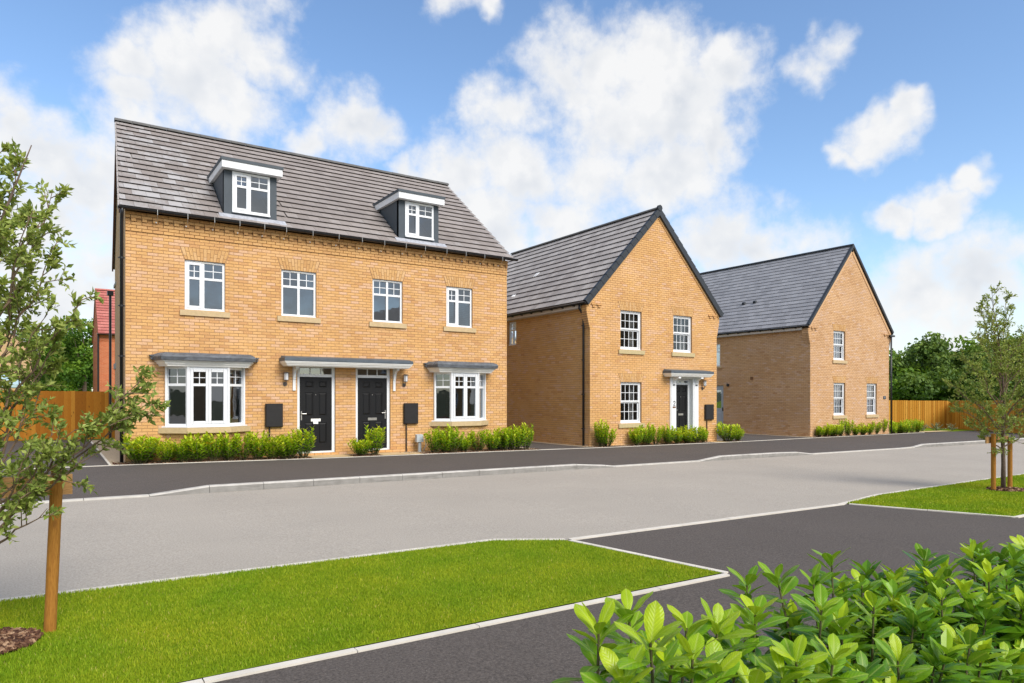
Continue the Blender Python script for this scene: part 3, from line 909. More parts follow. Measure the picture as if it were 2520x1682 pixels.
def window_sash(house, fr, s0, s1, z0, z1, cols=4, rec=.07, sill=.15, sill_mat=None, label=None, dress=None, glass=None):
    """white sliding sash: two sashes of small panes, the lower one set back"""
    mb = MB(); W = .05; k1 = -rec; k0 = -rec - .11
    fr.box(mb, s0, s0 + W, k0, k1, z0, z1); fr.box(mb, s1 - W, s1, k0, k1, z0, z1)
    fr.box(mb, s0 + W, s1 - W, k0, k1, z1 - W, z1); fr.box(mb, s0 + W, s1 - W, k0, k1, z0, z0 + .045)
    fr.box(mb, s0 - .005, s1 + .005, k1 - .01, k1 + .04, z0 - .022, z0 + .014)
    win = mb.build('window', m_white, house, wo=fr.pt((s0 + s1) / 2, 0, z0), label=label)
    mz = z0 + (z1 - z0) * .52
    vm = MB(); w = s1 - s0; fr.box(vm, s0 + w * .28, s0 + w * .68, k1, k1 + .012, z1 - .04, z1 - .024); vm.build('trickle_vent', m_cream, win)
    for up in (True, False):
        fm = MB(); bars = MB()
        a, b = s0 + W, s1 - W
        lo, hi = (mz, z1 - W) if up else (z0 + .045, mz)
        kk = k1 - .012 if up else k1 - .05
        S = .045
        for q in ((a, a + S, lo, hi), (b - S, b, lo, hi), (a + S, b - S, hi - S, hi), (a + S, b - S, lo, lo + (.05 if up else .06))):
            fr.box(fm, q[0], q[1], kk - .04, kk, q[2], q[3])
        if up:
            for hx in (a + .02, b - .05): fr.box(fm, hx, hx + .03, kk - .04, kk + .004, lo - .03, lo)
        sash = fm.build('sash_frame', m_white, win)
        a, b, lo, hi = a + S, b - S, lo + (.05 if up else .06), hi - S
        for i in range(1, cols):
            x = a + (b - a) * i / cols; fr.box(bars, x - .009, x + .009, kk - .026, kk - .008, lo, hi)
        fr.box(bars, a, b, kk - .027, kk - .007, (lo + hi) / 2 - .009, (lo + hi) / 2 + .009)
        bars.build('glazing_bars', m_white, win)
        q = [random.uniform(-.003, .003) for _ in range(3)]; pm = MB(); pm.face([fr.pt(a, kk - .02 + q[0], lo), fr.pt(b, kk - .02 + q[1], lo), fr.pt(b, kk - .02 + q[1] + q[2], hi), fr.pt(a, kk - .02 + q[0] + q[2], hi)]); pm.build('pane', glass or m_glass_d, win)
    if sill:
        sm = MB()
        sm.hexa([fr.pt(s0 - .11, .05, z0 - sill), fr.pt(s1 + .11, .05, z0 - sill), fr.pt(s1 + .11, -.06, z0 - sill), fr.pt(s0 - .11, -.06, z0 - sill),
                 fr.pt(s0 - .11, .05, z0 - .018), fr.pt(s1 + .11, .05, z0 - .018), fr.pt(s1 + .11, -.06, z0 - .004), fr.pt(s0 - .11, -.06, z0 - .004)])
        sm.build('sill', sill_mat or m_stone2, win)
    if dress == 'curtain':
        cm = MB(); pts = []
        n = 18
        for side in ((s1 - .30, s1 - .04), (s0 + .02, s0 + .10)):
            P = [(side[0] + (side[1] - side[0]) * i / n, -.36 + .022 * math.sin(i * 1.9)) for i in range(n + 1)]
            for p, q in zip(P, P[1:]): cm.face([fr.pt(p[0], p[1], z0 - .1), fr.pt(q[0], q[1], z0 - .1), fr.pt(q[0], q[1], z1 + .05), fr.pt(p[0], p[1], z1 + .05)])
        cm.build('curtain', m_curtain, win)
    if dress == 'blind':
        n = 9
        for i in range(n):
            x = s0 + .04 + (s1 - s0 - .17) * i / n
            bm = MB(); bm.hexa([fr.pt(x, -.205, z0), fr.pt(x + .055, -.195, z0), fr.pt(x + .055, -.197, z0), fr.pt(x, -.207, z0), fr.pt(x, -.205, z1), fr.pt(x + .055, -.195, z1), fr.pt(x + .055, -.197, z1), fr.pt(x, -.207, z1)])
            bm.build('blind_slat', m_blind, win)
    return win

def front_door(house, fr, s0, s1, z0, z1, leaf_top, rec=.06, handle='left', lights=3, plate=m_steel, note=False, label=None, glaz=m_glass):
    mb = MB(); W = .075; k1 = -rec; k0 = -rec - .08
    fr.box(mb, s0, s0 + W, k0, k1, z0, z1); fr.box(mb, s1 - W, s1, k0, k1, z0, z1)
    fr.box(mb, s0 + W, s1 - W, k0, k1, z1 - .065, z1)
    fr.box(mb, s0 + W, s1 - W, k0, k1 + .004, leaf_top, leaf_top + .075)
    fr.box(mb, s0 - .012, s0 + .02, k1, k1 + .012, z0, z1); fr.box(mb, s1 - .02, s1 + .012, k1, k1 + .012, z0, z1)
    fr.box(mb, s0 + W, s1 - W, k0 - .02, k1 + .03, z0, z0 + .045)
    fl0, fl1 = leaf_top + .075, z1 - .065
    a, b = s0 + W, s1 - W
    for i in range(1, lights):
        x = a + (b - a) * i / lights; fr.box(mb, x - .009, x + .009, k1 - .05, k1 - .012, fl0, fl1)
    door = mb.build('door', m_white, house, wo=fr.pt((s0 + s1) / 2, 0, z0), label=label)
    pm = MB(); pm.face([fr.pt(a, k1 - .035, fl0), fr.pt(b, k1 - .035, fl0), fr.pt(b, k1 - .035, fl1), fr.pt(a, k1 - .035, fl1)]); pm.build('pane', glaz, door)
    lm = MB(); kl = k1 - .02
    zb = z0 + .048; h = leaf_top - zb; w = b - a
    # stiles and rails leave six sunk panels with raised fields
    cols = [(a + w * .165, a + w * .425), (a + w * .585, a + w * .845)]
    rows = [(zb + h * .10, zb + h * .385), (zb + h * .475, zb + h * .79), (zb + h * .855, zb + h * .945)]
    cells = [(c[0], c[1], r[0], r[1]) for c in cols for r in rows]
    wall_panel(lm, Fr(fr.pt(0, kl, 0)[:2], fr.d[:2], fr.n[:2]), a + .004, b - .004, zb, leaf_top - .004, cells, th=.044, inset=0)
    leaf = lm.build('door_leaf', m_door, door)
    for c in cells:
        qm = MB(); f2 = Fr(fr.pt(0, kl, 0)[:2], fr.d[:2], fr.n[:2])
        qm.face([f2.pt(c[0], -.014, c[2]), f2.pt(c[1], -.014, c[2]), f2.pt(c[1], -.014, c[3]), f2.pt(c[0], -.014, c[3])])
        f2.taper(qm, c[0] + .018, c[1] - .018, c[2] + .018, c[3] - .018, -.0139, .006, .03)
        qm.build('door_panel', m_door, door)
    hx = a + .05 if handle == 'left' else b - .05
    hm = MB(); fr.box(hm, hx - .014, hx + .014, kl, kl + .01, zb + h * .42, zb + h * .54)
    dr = 1 if handle == 'left' else -1
    hz = zb + h * .505
    hm.tube([fr.pt(hx, kl, hz), fr.pt(hx, kl + .045, hz), fr.pt(hx + dr * .02, kl + .05, hz), fr.pt(hx + dr * .12, kl + .05, hz)], .009, 8)
    hm.build('handle', m_steel, door)
    pl = MB(); cx = (a + b) / 2; fr.box(pl, cx - .13, cx + .13, kl, kl + .012, zb + h * .40, zb + h * .437); pl.build('letter_plate', plate, door)
    sp = MB(); sp.tube([fr.pt(cx, kl, zb + h * .76), fr.pt(cx, kl + .008, zb + h * .76)], .011, 8); sp.build('spyhole', m_steel, door)
    if note:
        nm = MB(); nm.face([fr.pt(cx - .07, kl + .014, zb + h * .368), fr.pt(cx + .06, kl + .02, zb + h * .366), fr.pt(cx + .065, kl + .013, zb + h * .40), fr.pt(cx - .075, kl + .013, zb + h * .40)]); nm.build('paper_note', m_white, door)
    return door

def canopy(house, fr, s0, s1, zt, depth, name='door_canopy', edge=.0, under=m_cream):
    """flat grey canopy with a white moulding stepping back beneath it"""
    mb = MB(); fr.box(mb, s0, s1, -.02, depth, zt - .105, zt - .02)
    mb.hexa([fr.pt(s0 + .02, depth - .03, zt - .02), fr.pt(s1 - .02, depth - .03, zt - .02), fr.pt(s1 - .02, 0, zt - .02), fr.pt(s0 + .02, 0, zt - .02), fr.pt(s0 + .06, depth - .10, zt + .005), fr.pt(s1 - .06, depth - .10, zt + .005), fr.pt(s1 - .06, 0, zt + .05), fr.pt(s0 + .06, 0, zt + .05)])
    # shallow pressed recesses along the edge
    n = max(2, round((s1 - s0) / .6))
    for i in range(n):
        a = s0 + (s1 - s0) * (i + .25) / n; b = s0 + (s1 - s0) * (i + .8) / n
        fr.box(mb, a, b, depth, depth + .006, zt - .084, zt - .052)
    can = mb.build(name, m_grp2, house, wo=fr.pt(s0, 0, zt))
    mm = MB(); z = zt - .105
    for i, (o, h) in enumerate(((.010, .022), (.028, .026), (.036, .012), (.060, .030), (.070, .014), (.095, .022))):
        fr.box(mm, s0 + o, s1 - o, -.02, depth - o, z - h, z); z -= h
    mm.build('moulding', under, can)
    return can

def bracket(parent, fr, s, ztop, h, reach, w=.07, mat=None):
    """white scrolled canopy bracket on the wall"""
    prof = [(0, ztop - h), (.035, ztop - h), (.035, ztop - h * .52), (.055, ztop - h * .52), (.055, ztop - h * .44), (.075, ztop - h * .43), (.085, ztop - h * .30)]
    for i in range(7):
        t = i / 6 * math.pi / 2
        prof.append((.10 + (reach - .10) * (1 - math.cos(t)) , ztop - h * .30 + h * .22 * math.sin(t)))
    prof += [(reach, ztop), (0, ztop)]
    mb = MB(); mb.extrude([fr.pt(s - w / 2, k, z) for k, z in prof], fr.d * w)
    mb.build('bracket', mat or m_white, parent)
# ------------------------------------------------------------------ house 1: semi-detached pair with dormers
def tone1(t, s, z, rnd):
    r = rnd.random()
    patch = math.sin(s * 1.7 + z * 2.3) * .07 + math.sin(s * .6 - z * 4.1) * .07
    if z > 5.3: v = .20 + .32 * t
    elif r < .62: v = .34 + .30 * t + patch
    elif r < .84: v = .70 + .30 * t
    else: v = .05 + .28 * t
    if 2.2 < z < 3.6 and r < .85: v -= .06
    return v
def tone2(t, s, z, rnd):
    r = rnd.random()
    patch = math.sin(s * 1.3 + z * 2.9) * .06 + math.sin(s * .9 - z * 3.3) * .06
    if r < .80: v = .36 + .26 * t + patch
    elif r < .93: v = .72 + .25 * t
    else: v = .08 + .25 * t
    return v

def build_house1():
    H = thing('semi_detached_house', (6.6, 18, 0), 'pair of yellow brick semi-detached houses with two dormers, two bay windows and black doors', 'house')
    fr = Fr((0, 18), (1, 0), (0, -1))
    U0, U1 = 1.35, 11.87
    Z0 = .02; ZT = Z0 + 77 * BR
    wins = [(2.60, 3.51), (4.88, 5.79), (7.38, 8.29), (9.71, 10.61)]
    fz = (Z0 + 48 * BR, Z0 + 64 * BR)
    doors = [(5.29, 6.31), (6.89, 7.91)]
    dz = (Z0, Z0 + 31 * BR)
    bays = [(2.19, 3.95, 2.62, 3.52), (9.30, 11.03, 9.70, 10.62)]
    bz = (Z0 + 10 * BR, Z0 + 29 * BR)
    ops = [(a, b, *fz) for a, b in wins] + [(a, b, *dz) for a, b in doors] + [(b[0] + .05, b[1] - .05, bz[0], bz[1]) for b in bays]
    mb = MB(); wall_panel(mb, fr, U0 + .01, U1 - .01, -.4, ZT, ops)
    wall = mb.build('wall', m_mortar, H)
    AH, SP = .30, .095
    def hole(a, b):
        def f(z):
            t = (z - fz[1]) / AH
            return (a - SP * t - .012, b + SP * t + .012) if 0 < t < 1 else None
        return f
    proj = lambda k: .05 if k >= 75 else (.026 if k >= 71 else 0.)
    br = lay_bricks(fr, Z0, -5, 74, lambda z: (U0, U1), ops, [hole(a, b) for a, b in wins], proj, offset=U0, tone=tone1)
    br += lay_bricks(fr, Z0, 75, 77, lambda z: (U0 - .01, U1 + .01), (), (), proj, offset=U0 - .01, tone=tone1)
    # dentil course: every other header stands out
    s = U0; i = 0
    while s < U1 - .05:
        e = min(s + BL / 2, U1); br.append((s + .005, e - .005, Z0 + 74 * BR + .005, Z0 + 75 * BR - .005, .056 if i % 2 else .004, .15 + .25 * random.random(), False)); s = e; i += 1
    emit_bricks(br, fr, m_brick1, wall, 300, lambda b: (Vector((b[0], 18, 0)) - Vector((0, 0, 0))).length + abs(b[2] - 1.5) * .25)
    for a, b in wins: flat_arch(fr, a, b, fz[1], AH, SP, 13, wall, True)
    # gables, back wall and floors
    g = MB()
    L = Vector((1.68 - 1.35, 26.4 - 18, 0)); gf = Fr((1.35, 18), L[:2], (-L.y, L.x))
    zr = 9.22
    for X0, X1 in ((1.35, 1.68), (11.87, 11.87)):
        poly = [(X0, 18.01, -.4), (X1, 26.4, -.4), (X1, 26.4, 5.78), ((X0 + X1) / 2, 22.2, zr), (X0, 18.01, 5.78)]
        g.extrude(poly, (.25 if X0 < 5 else -.25, 0, 0))
    g.build('gable_wall', m_wall_y, H)
    b = MB(); b.box(1.68, 11.87, 26.15, 26.4, -.4, 5.78); b.build('back_wall', m_wall_x, H)
    fl = MB(); fl.box(1.62, 11.6, 18.3, 26.1, -.05, .03); fl.box(1.62, 11.6, 18.27, 26.1, 2.42, 2.6); fl.box(1.62, 11.6, 18.27, 26.1, 5.1, 5.2)
    fl.box(6.55, 6.65, 18.3, 26.1, 0, 5.1); fl.box(1.62, 11.6, 21.6, 21.7, .03, 5.1)
    fl.build('floors', m_room, H)
    # roof
    sl = Vector((0, .7866, .6175)); nn = Vector((0, -.6175, .7866)); E = Vector((1.22, 17.82, 5.84))
    deck = MB()
    for sgn in (1, -1):
        e0 = (1.24, 17.84, 5.80) if sgn > 0 else (1.60, 26.56, 5.80); r0 = (1.44, 22.2, 9.25)
        e1 = (11.98, e0[1], 5.80); r1 = (11.98, 22.2, 9.25)
        deck.hexa([e0, e1, r1, r0] + [(x, y, z + .03) for x, y, z in (e0, e1, r1, r0)])
    roof = deck.build('roof', m_tile2, H)
    excl = [(3.47 - 1.22, 4.79 - 1.22, .27, 2.5), (8.17 - 1.22, 9.49 - 1.22, .27, 2.5)]
    lay_tiles(E, (1, 0, 0), sl, nn, 10.78, 17, .3275, .30, roof, m_tile1, 300, lambda p: (p - Vector((0, 0, 1.5))).length, excl, skew=lambda sm: sm * .0395)
    ridge_run((1.40, 22.2, 9.30), (12.02, 22.2, 9.30), .115, roof, m_ridge)
    # cloaked verge: pale tile ends down the left edge
    for r in range(17):
        vm = MB(); P = lambda s, h, dx: E + sl * s + nn * h + Vector((s * .0395 + dx, 0, 0))
        s0, s1 = r * .3275, (r + 1) * .3275
        vm.hexa([P(s0, -.08, -.03), P(s1, -.09, -.03), P(s1, .006, -.03), P(s0, .02, -.03), P(s0, -.08, .0), P(s1, -.09, .0), P(s1, .012, .0), P(s0, .026, .0)])
        vm.build('verge_tile', m_tile2, roof, wo=P(s0, 0, 0))
    # barge on the right verge and rear slope edge on the left
    bm = MB()
    bm.hexa([(1.215, 17.86, 5.70), (1.25, 17.86, 5.70), (1.47, 22.2, 9.13), (1.43, 22.2, 9.13), (1.215, 17.86, 5.80), (1.25, 17.86, 5.80), (1.47, 22.2, 9.25), (1.43, 22.2, 9.25)])
    bm.hexa([(1.43, 22.2, 9.13), (1.47, 22.2, 9.13), (1.64, 26.5, 5.72), (1.60, 26.5, 5.72), (1.43, 22.2, 9.27), (1.47, 22.2, 9.27), (1.64, 26.5, 5.86), (1.60, 26.5, 5.86)])
    bm.build('verge_board', simple('red_brown_verge', (.13, .065, .05), .8, .1, 8), roof)
    gutter((1.20, 17.735, 5.835), (12.08, 17.735, 5.835), H, .062)
    st = [1.98, 2.62, 3.21, 3.79, 4.38, 4.92, 5.6, 6.3, 6.95, 7.6, 8.25, 8.85, 9.55, 10.2, 10.85, 11.5]
    for x in st:
        m = MB(); m.tube([(x, 17.67, 5.845), (x, 17.672, 5.72), (x, 17.75, 5.64), (x, 17.955, 5.60)], .007, 6); m.tube([(x, 17.93, 5.60), (x, 17.955, 5.60)], .016, 8)
        m.build('gutter_strap', m_steel, H)
    downpipe([(1.27, 17.735, 5.80), (1.27, 17.80, 5.66), (1.275, 17.94, 5.50), (1.275, 17.94, 0.02)], H, .038, (4.7, 3.6, 2.45, 1.3, .35))
    hp = MB(); hp.box(1.46, 1.64, 26.38, 26.56, 4.9, 5.05); hp.tube([(1.55, 26.47, 4.95), (1.55, 26.47, 0)], .04, 8); hp.build('downpipe', m_black, H)
    # windows
    for i, (a, b2) in enumerate(wins):
        window_casement(H, fr, a, b2, *fz, sash='left' if i in (0, 3) else 'none', sill=.145)
    # dormers
    for off in (0, 4.70):
        a, b2 = 3.49 + off, 4.77 + off
        dfr = Fr((0, 18.05), (1, 0), (0, -1))
        dm = MB(); wa, wb, wz0, wz1 = 3.685 + off, 4.595 + off, 6.145, 7.15
        wall_panel(dm, dfr, a, b2, 5.90, 7.19, [(wa, wb, wz0, wz1)], th=.12, inset=0)
        for x in (a, b2 - .06):
            dm.extrude([(x, 18.06, 5.9), (x, 18.06, 7.18), (x, 19.85, 7.18)], (.06, 0, 0))
        D = dm.build('dormer', m_grp, H, wo=((a + b2) / 2, 18.05, 6.0))
        fm = MB(); fm.box(a - .08, b2 + .10, 17.86, 19.75, 7.17, 7.345); fm.build('fascia', m_white, D)
        tm = MB(); tm.box(a - .10, b2 + .12, 17.838, 19.85, 7.345, 7.415); tm.build('dormer_roof', m_grp, D)
        am = MB(); P = lambda u, s, h: tuple(Vector((u, 17.82, 5.84)) + sl * s + nn * h)
        xs = [a - .12 + (b2 - a + .34) * i / 8 for i in range(9)]
        for x0, x1 in zip(xs, xs[1:]):
            e0, e1 = .04 + random.uniform(-.015, .015), .04 + random.uniform(-.015, .015)
            am.hexa([P(x0, e0, .026), P(x1, e1, .026), P(x1, .34, .03), P(x0, .34, .03), P(x0, e0, .031), P(x1, e1, .031), P(x1, .34, .045), P(x0, .34, .045)])
        am.build('lead_apron', m_flash, D)
        # window in the dormer, its pieces one level below the dormer
        wtmp = window_casement(D, dfr, wa, wb, wz0, wz1, sash='left', rec=-.02)
        for ch in list(wtmp.children):
            w0 = ORG[ch.name]; ch.parent = D; ch.location = w0 - ORG[D.name]
        wtmp.name = 'window_frame'; ORG[wtmp.name] = Vector(dfr.pt((wa + wb) / 2, 0, wz0))
        rm = MB(); rm.box(a + .07, b2 - .07, 18.2, 19.6, 6.0, 6.05); rm.box(a + .07, b2 - .07, 19.5, 19.6, 6.0, 7.1); rm.build('dormer_room', m_room, D)
    # bay windows
    for (l, r, A, B) in bays:
        p = .34; y = 18.0
        cor = [(l, y), (A, y - p), (B, y - p), (r, y)]
        def poly(o, back=.0):
            # push the three faces outwards by o
            def off(P, Q):
                d = Vector((Q[0] - P[0], Q[1] - P[1])); d.normalize(); n = Vector((d.y, -d.x)); return (Vector(P) + n * o, d)
            F = [off(cor[0], cor[1]), off(cor[1], cor[2]), off(cor[2], cor[3])]
            def isect(f, g):
                (p1, d1), (p2, d2) = f, g; den = d1.x * d2.y - d1.y * d2.x
                t = ((p2.x - p1.x) * d2.y - (p2.y - p1.y) * d2.x) / den; return p1 + d1 * t
            yb = y + back
            s0 = F[0][0] + F[0][1] * ((yb - F[0][0].y) / F[0][1].y); s3 = F[2][0] + F[2][1] * ((yb - F[2][0].y) / F[2][1].y)
            return [tuple(s0), tuple(isect(F[0], F[1])), tuple(isect(F[1], F[2])), tuple(s3)]
        z0, z1 = .815, 2.235
        # white framing
        bm = MB(); W = .055
        frs = []
        for P, Q, out in ((cor[0], cor[1], 0), (cor[1], cor[2], 1), (cor[2], cor[3], 2)):
            d = Vector((Q[0] - P[0], Q[1] - P[1])); L = d.length; d.normalize(); frs.append((Fr(P, d[:], (d.y, -d.x)), L))
        for i, (f, L) in enumerate(frs):
            f.box(bm, 0, L, -.07, 0, z1 - .06, z1); f.box(bm, 0, L, -.07, 0, z0, z0 + .06)
            for x in (0, L - W): f.box(bm, x, x + W, -.07, 0, z0 + .06, z1 - .06)
        for c in cor[1:3]: bm.tube([(c[0], c[1] + .005, z0), (c[0], c[1] + .005, z1)], .034, 8)
        for c in (cor[0], cor[3]): bm.box(c[0] - .02, c[0] + .02, c[1] - .06, c[1], z0, z1)
        bay = bm.build('bay_window', m_white, H, wo=((l + r) / 2, y, z0))
        fm = MB(); bars = MB(); tz = z1 - (z1 - z0) * .305
        for i, (f, L) in enumerate(frs):
            lights = [(W, L - W, 0)] if i != 1 else [(W, L / 2, 1), (L / 2, L - W, 1)]
            for (a, b2, sash) in lights:
                lo, hi = z0 + .06, z1 - .06; kk = -.01
                if sash:
                    S = .062
                    for q in ((a, a + S, lo, hi), (b2 - S, b2, lo, hi), (a + S, b2 - S, hi - S, hi), (a + S, b2 - S, lo, lo + S)): f.box(fm, q[0] + .003, q[1] - .003, -.06, .018, q[2], q[3])
                    a, b2, lo, hi = a + S, b2 - S, lo + S, hi - S; kk = .012
                f.box(fm, a, b2, -.055, kk, tz - .03, tz + .03)
                for (q0, q1) in ((lo, tz - .03), (tz + .03, hi)):
                    pm = MB(); pm.face([f.pt(a, -.03, q0), f.pt(b2, -.03, q0), f.pt(b2, -.03, q1), f.pt(a, -.03, q1)]); pm.build('pane', m_glass, bay)
                c = (a + b2) / 2; cz = (tz + .03 + hi) / 2
                f.box(bars, c - .008, c + .008, -.034, -.016, tz + .03, hi); f.box(bars, a, b2, -.033, -.015, cz - .008, cz + .008)
        fm.build('sash_frame', m_white, bay); bars.build('glazing_bars', m_white, bay)
        sm = MB(); sm.prism(poly(.055), .79, .818); sm.build('white_sill', m_white, bay)
        sm = MB(); sm.prism(poly(.10), .655, .785); sm.build('sill', m_stone, bay)
        # brick apron under the bay
        am = MB(); am.prism(poly(-.008), -.4, .655); ap = am.build('bay_apron', m_mortar, bay)
        allb = MB()
        for f, L in frs:
            for b3 in lay_bricks(f, Z0, -5, 8, lambda z: (0, L), (), (), None, 0, tone1): brick_solid(allb, f, *b3[:6])
            for b3 in lay_bricks(f, Z0, 8, 9, lambda z: (0, L), (), (), None, 0, tone1): brick_solid(allb, f, b3[0], b3[1], b3[2], min(b3[3], .652), b3[4], b3[5])
        allb.build('bricks', m_brick1, bay, kind='stuff')
        def wide(o):
            return [(l - .10 - o, y), (l + .02 - o * .9, y - p - o), (r - .02 + o * .9, y - p - o), (r + .10 + o, y)]
        # moulded cornice and sheet-lead roof
        cm = MB(); z = z1
        for o, h in ((.05, .03), (.068, .025), (.095, .03), (.112, .018), (.14, .03)):
            cm.prism(wide(o), z, z + h); z += h
        cm.build('cornice', m_cream, bay)
        lm = MB(); o = .19
        base = wide(o); mid = wide(o + .02); top = wide(.08)
        n = 14
        def along(pl, m):
            pts = []
            for P, Q in zip(pl, pl[1:]):
                for i in range(m): pts.append((P[0] + (Q[0] - P[0]) * i / m, P[1] + (Q[1] - P[1]) * i / m))
            pts.append(pl[-1]); return pts
        A_, B_, C_ = along(base, n), along(mid, n), along(top, n)
        rn = random.Random(int(l * 10))
        jit = [rn.uniform(-.016, .016) for _ in A_]
        R0 = [(x, yy, z + .002) for x, yy in A_]; R1 = [(x + j * .4, yy + j * .6, z + .085 + j * .5) for (x, yy), j in zip(B_, jit)]
        R2 = [(x + (X - x) * .25, yy + (Y - yy) * .25, z + .125 + j) for (x, yy), (X, Y), j in zip(B_, C_, reversed(jit))]
        R3 = [(X, Y, z + .18 + j * .5) for (X, Y), j in zip(C_, jit)]
        for Ra, Rb in ((R0, R1), (R1, R2), (R2, R3)):
            for i in range(len(Ra) - 1): lm.face([Ra[i], Ra[i + 1], Rb[i + 1], Rb[i]])
        lm.face([tuple(p) for p in R3]); lm.face(list(reversed(R0)))
        for e, sg in ((base[0], -1), (base[3], 1)):      # dressed lead ears at the ends
            for zz, q in ((z + .02, .05), (z + .085, .07)):
                lm.hexa([(e[0], 17.9, zz), (e[0] + sg * q, 17.93, zz + .03), (e[0] + sg * q, 17.99, zz + .03), (e[0], 17.99, zz), (e[0], 17.9, zz + .05), (e[0] + sg * q, 17.93, zz + .042), (e[0] + sg * q, 17.99, zz + .042), (e[0], 17.99, zz + .06)])
        # a lapped sheet joint on the front edge
        lm.box((A + B) / 2 - .5, (A + B) / 2 + .35, 18 - p - o - .035, 18 - p - o + .01, z + .004, z + .02)
        lm.build('bay_roof', m_lead, bay)
    # doors and shared canopy
    front_door(H, fr, *doors[0], *dz, 2.045, handle='left', note=True, plate=m_cream)
    front_door(H, fr, *doors[1], *dz, 2.045, handle='right')
    can = canopy(H, fr, 4.82, 8.38, 2.535, .52)
    for s in (5.2, 8.02): bracket(can, fr, s, 2.30, .62, .30)
    return H, fr
H1, F1 = build_house1()

def meter_box(fr, s0, s1, z0, z1, zg, label, ps):
    T = thing('meter_box', fr.pt((s0 + s1) / 2, 0, z0), label, 'meter box', 'black meter boxes on the house fronts')
    mb = MB(); fr.box(mb, s0 + .012, s1 - .012, .0005, .07, z0 + .012, z1 - .012); mb.build('back_box', m_meter, T)
    mb = MB(); fr.taper(mb, s0, s1, z0, z1, .066, .095, .022); fr.box(mb, s0, s1, .05, .0665, z0, z1); mb.build('door', m_meter, T)
    mb = MB(); x = s0 + (s1 - s0) * ps; mb.tube([fr.pt(x, .035, z0 + .02), fr.pt(x, .035, zg)], .018, 8); mb.build('conduit', m_meter, T)
    mb = MB()
    for z in (z0 + .1, z1 - .1): mb.tube([fr.pt(s0 + .004, .06, z - .025), fr.pt(s0 + .004, .06, z + .025)], .011, 6)
    fr.box(mb, s1 - .05, s1 - .035, .0955, .101, (z0 + z1) / 2 - .012, (z0 + z1) / 2 + .012); mb.build('hinges', m_black, T)
    return T
meter_box(F1, 4.46, 4.90, .735, 1.345, -.03, 'black meter box with conduit left of the first black door', .25)
meter_box(F1, 8.30, 8.75, .735, 1.335, -.06, 'black meter box with conduit between second door and right bay window', .2)

def wall_lamp(fr, s, z, label):
    T = thing('wall_lamp', fr.pt(s, 0, z), label, 'lamp', 'steel lantern lamps beside the front doors')
    mb = MB(); mb.tube([fr.pt(s, 0, z - .15), fr.pt(s, .018, z - .15)], .055, 14); mb.build('back_plate', m_lampmetal, T)
    mb = MB(); mb.tube([fr.pt(s, .01, z - .15), fr.pt(s, .07, z - .16), fr.pt(s, .11, z - .13), fr.pt(s, .12, z - .07)], .011, 8); mb.build('arm', m_lampmetal, T)
    mb = MB(); mb.tube([fr.pt(s, .12, z - .07), fr.pt(s, .12, z - .05), fr.pt(s, .12, z - .045)], [.03, .055, .055], 12); mb.tube([fr.pt(s, .12, z + .13), fr.pt(s, .12, z + .142), fr.pt(s, .12, z + .16)], [.085, .085, .03], 14)
    mb.build('cap', m_lampmetal, T)
    mb = MB(); mb.tube([fr.pt(s, .12, z - .045), fr.pt(s, .12, z + .13)], .05, 12); mb.build('glass', m_lampglass, T)
    mb = MB()
    for i in range(4):
        an = i * math.pi / 2 + .4; q = (s + .058 * math.cos(an), .12 + .058 * math.sin(an)); mb.tube([fr.pt(*q, z - .05), fr.pt(*q, z + .13)], .004, 5)
    mb.build('cage', m_lampmetal, T)
m_lampmetal = simple('dark_lamp_metal', (.16, .14, .13), .35, .1, 20, .5, metal=.7)
m_lampglass = simple('opal_glass', (.75, .76, .78), .25, .03, 5, .6)
wall_lamp(F1, 4.97, 2.0, 'steel wall lamp left of the first black door')
wall_lamp(F1, 8.33, 2.0, 'steel wall lamp right of the second black door')

# telecom post and buried gas box in the bed of the pair
T = thing('utility_post', (8.72, 17.78, G(8.7)), 'pale grey utility post with box standing in gravel under the black meter box', 'utility post')
mb = MB(); mb.box(8.68, 8.76, 17.76, 17.82, G(8.7), .26); mb.build('post', m_util, T)
mb = MB(); mb.hexa([(8.60, 17.72, .22), (8.82, 17.72, .22), (8.82, 17.84, .22), (8.60, 17.84, .22), (8.61, 17.73, .42), (8.81, 17.73, .42), (8.81, 17.84, .44), (8.61, 17.84, .44)]); mb.build('box', m_util, T)
mb = MB(); mb.tube([(8.84, 17.86, .3), (8.95, 17.86, .28), (8.97, 17.88, .1), (8.9, 17.9, -.05)], .012, 6); mb.build('cable', m_util, T)
T = thing('gas_box', (11.45, 17.8, G(11.4)), 'dark grey half-buried gas meter box behind shrubs at the right corner', 'gas box')
mb = MB(); mb.prism([(11.2, 17.62), (11.7, 17.62), (11.7, 17.97), (11.2, 17.97)], G(11.4), .20, .5); mb.build('box', m_grp2, T)
mb = MB(); mb.hexa([(11.17, 17.58, .2), (11.73, 17.58, .2), (11.73, 17.98, .2), (11.17, 17.98, .2), (11.22, 17.66, .27), (11.68, 17.66, .27), (11.68, 17.98, .31), (11.22, 17.98, .31)]); mb.build('lid', m_grp, T)

# ------------------------------------------------------------------ gable-fronted houses 2 and 3
def kneeler_ext(z, zk, zt, w):
    if z < zk: return 0.
    t = min(1, (z - zk) / (zt - zk)); return w * min(1, (t * 1.35)) ** .85

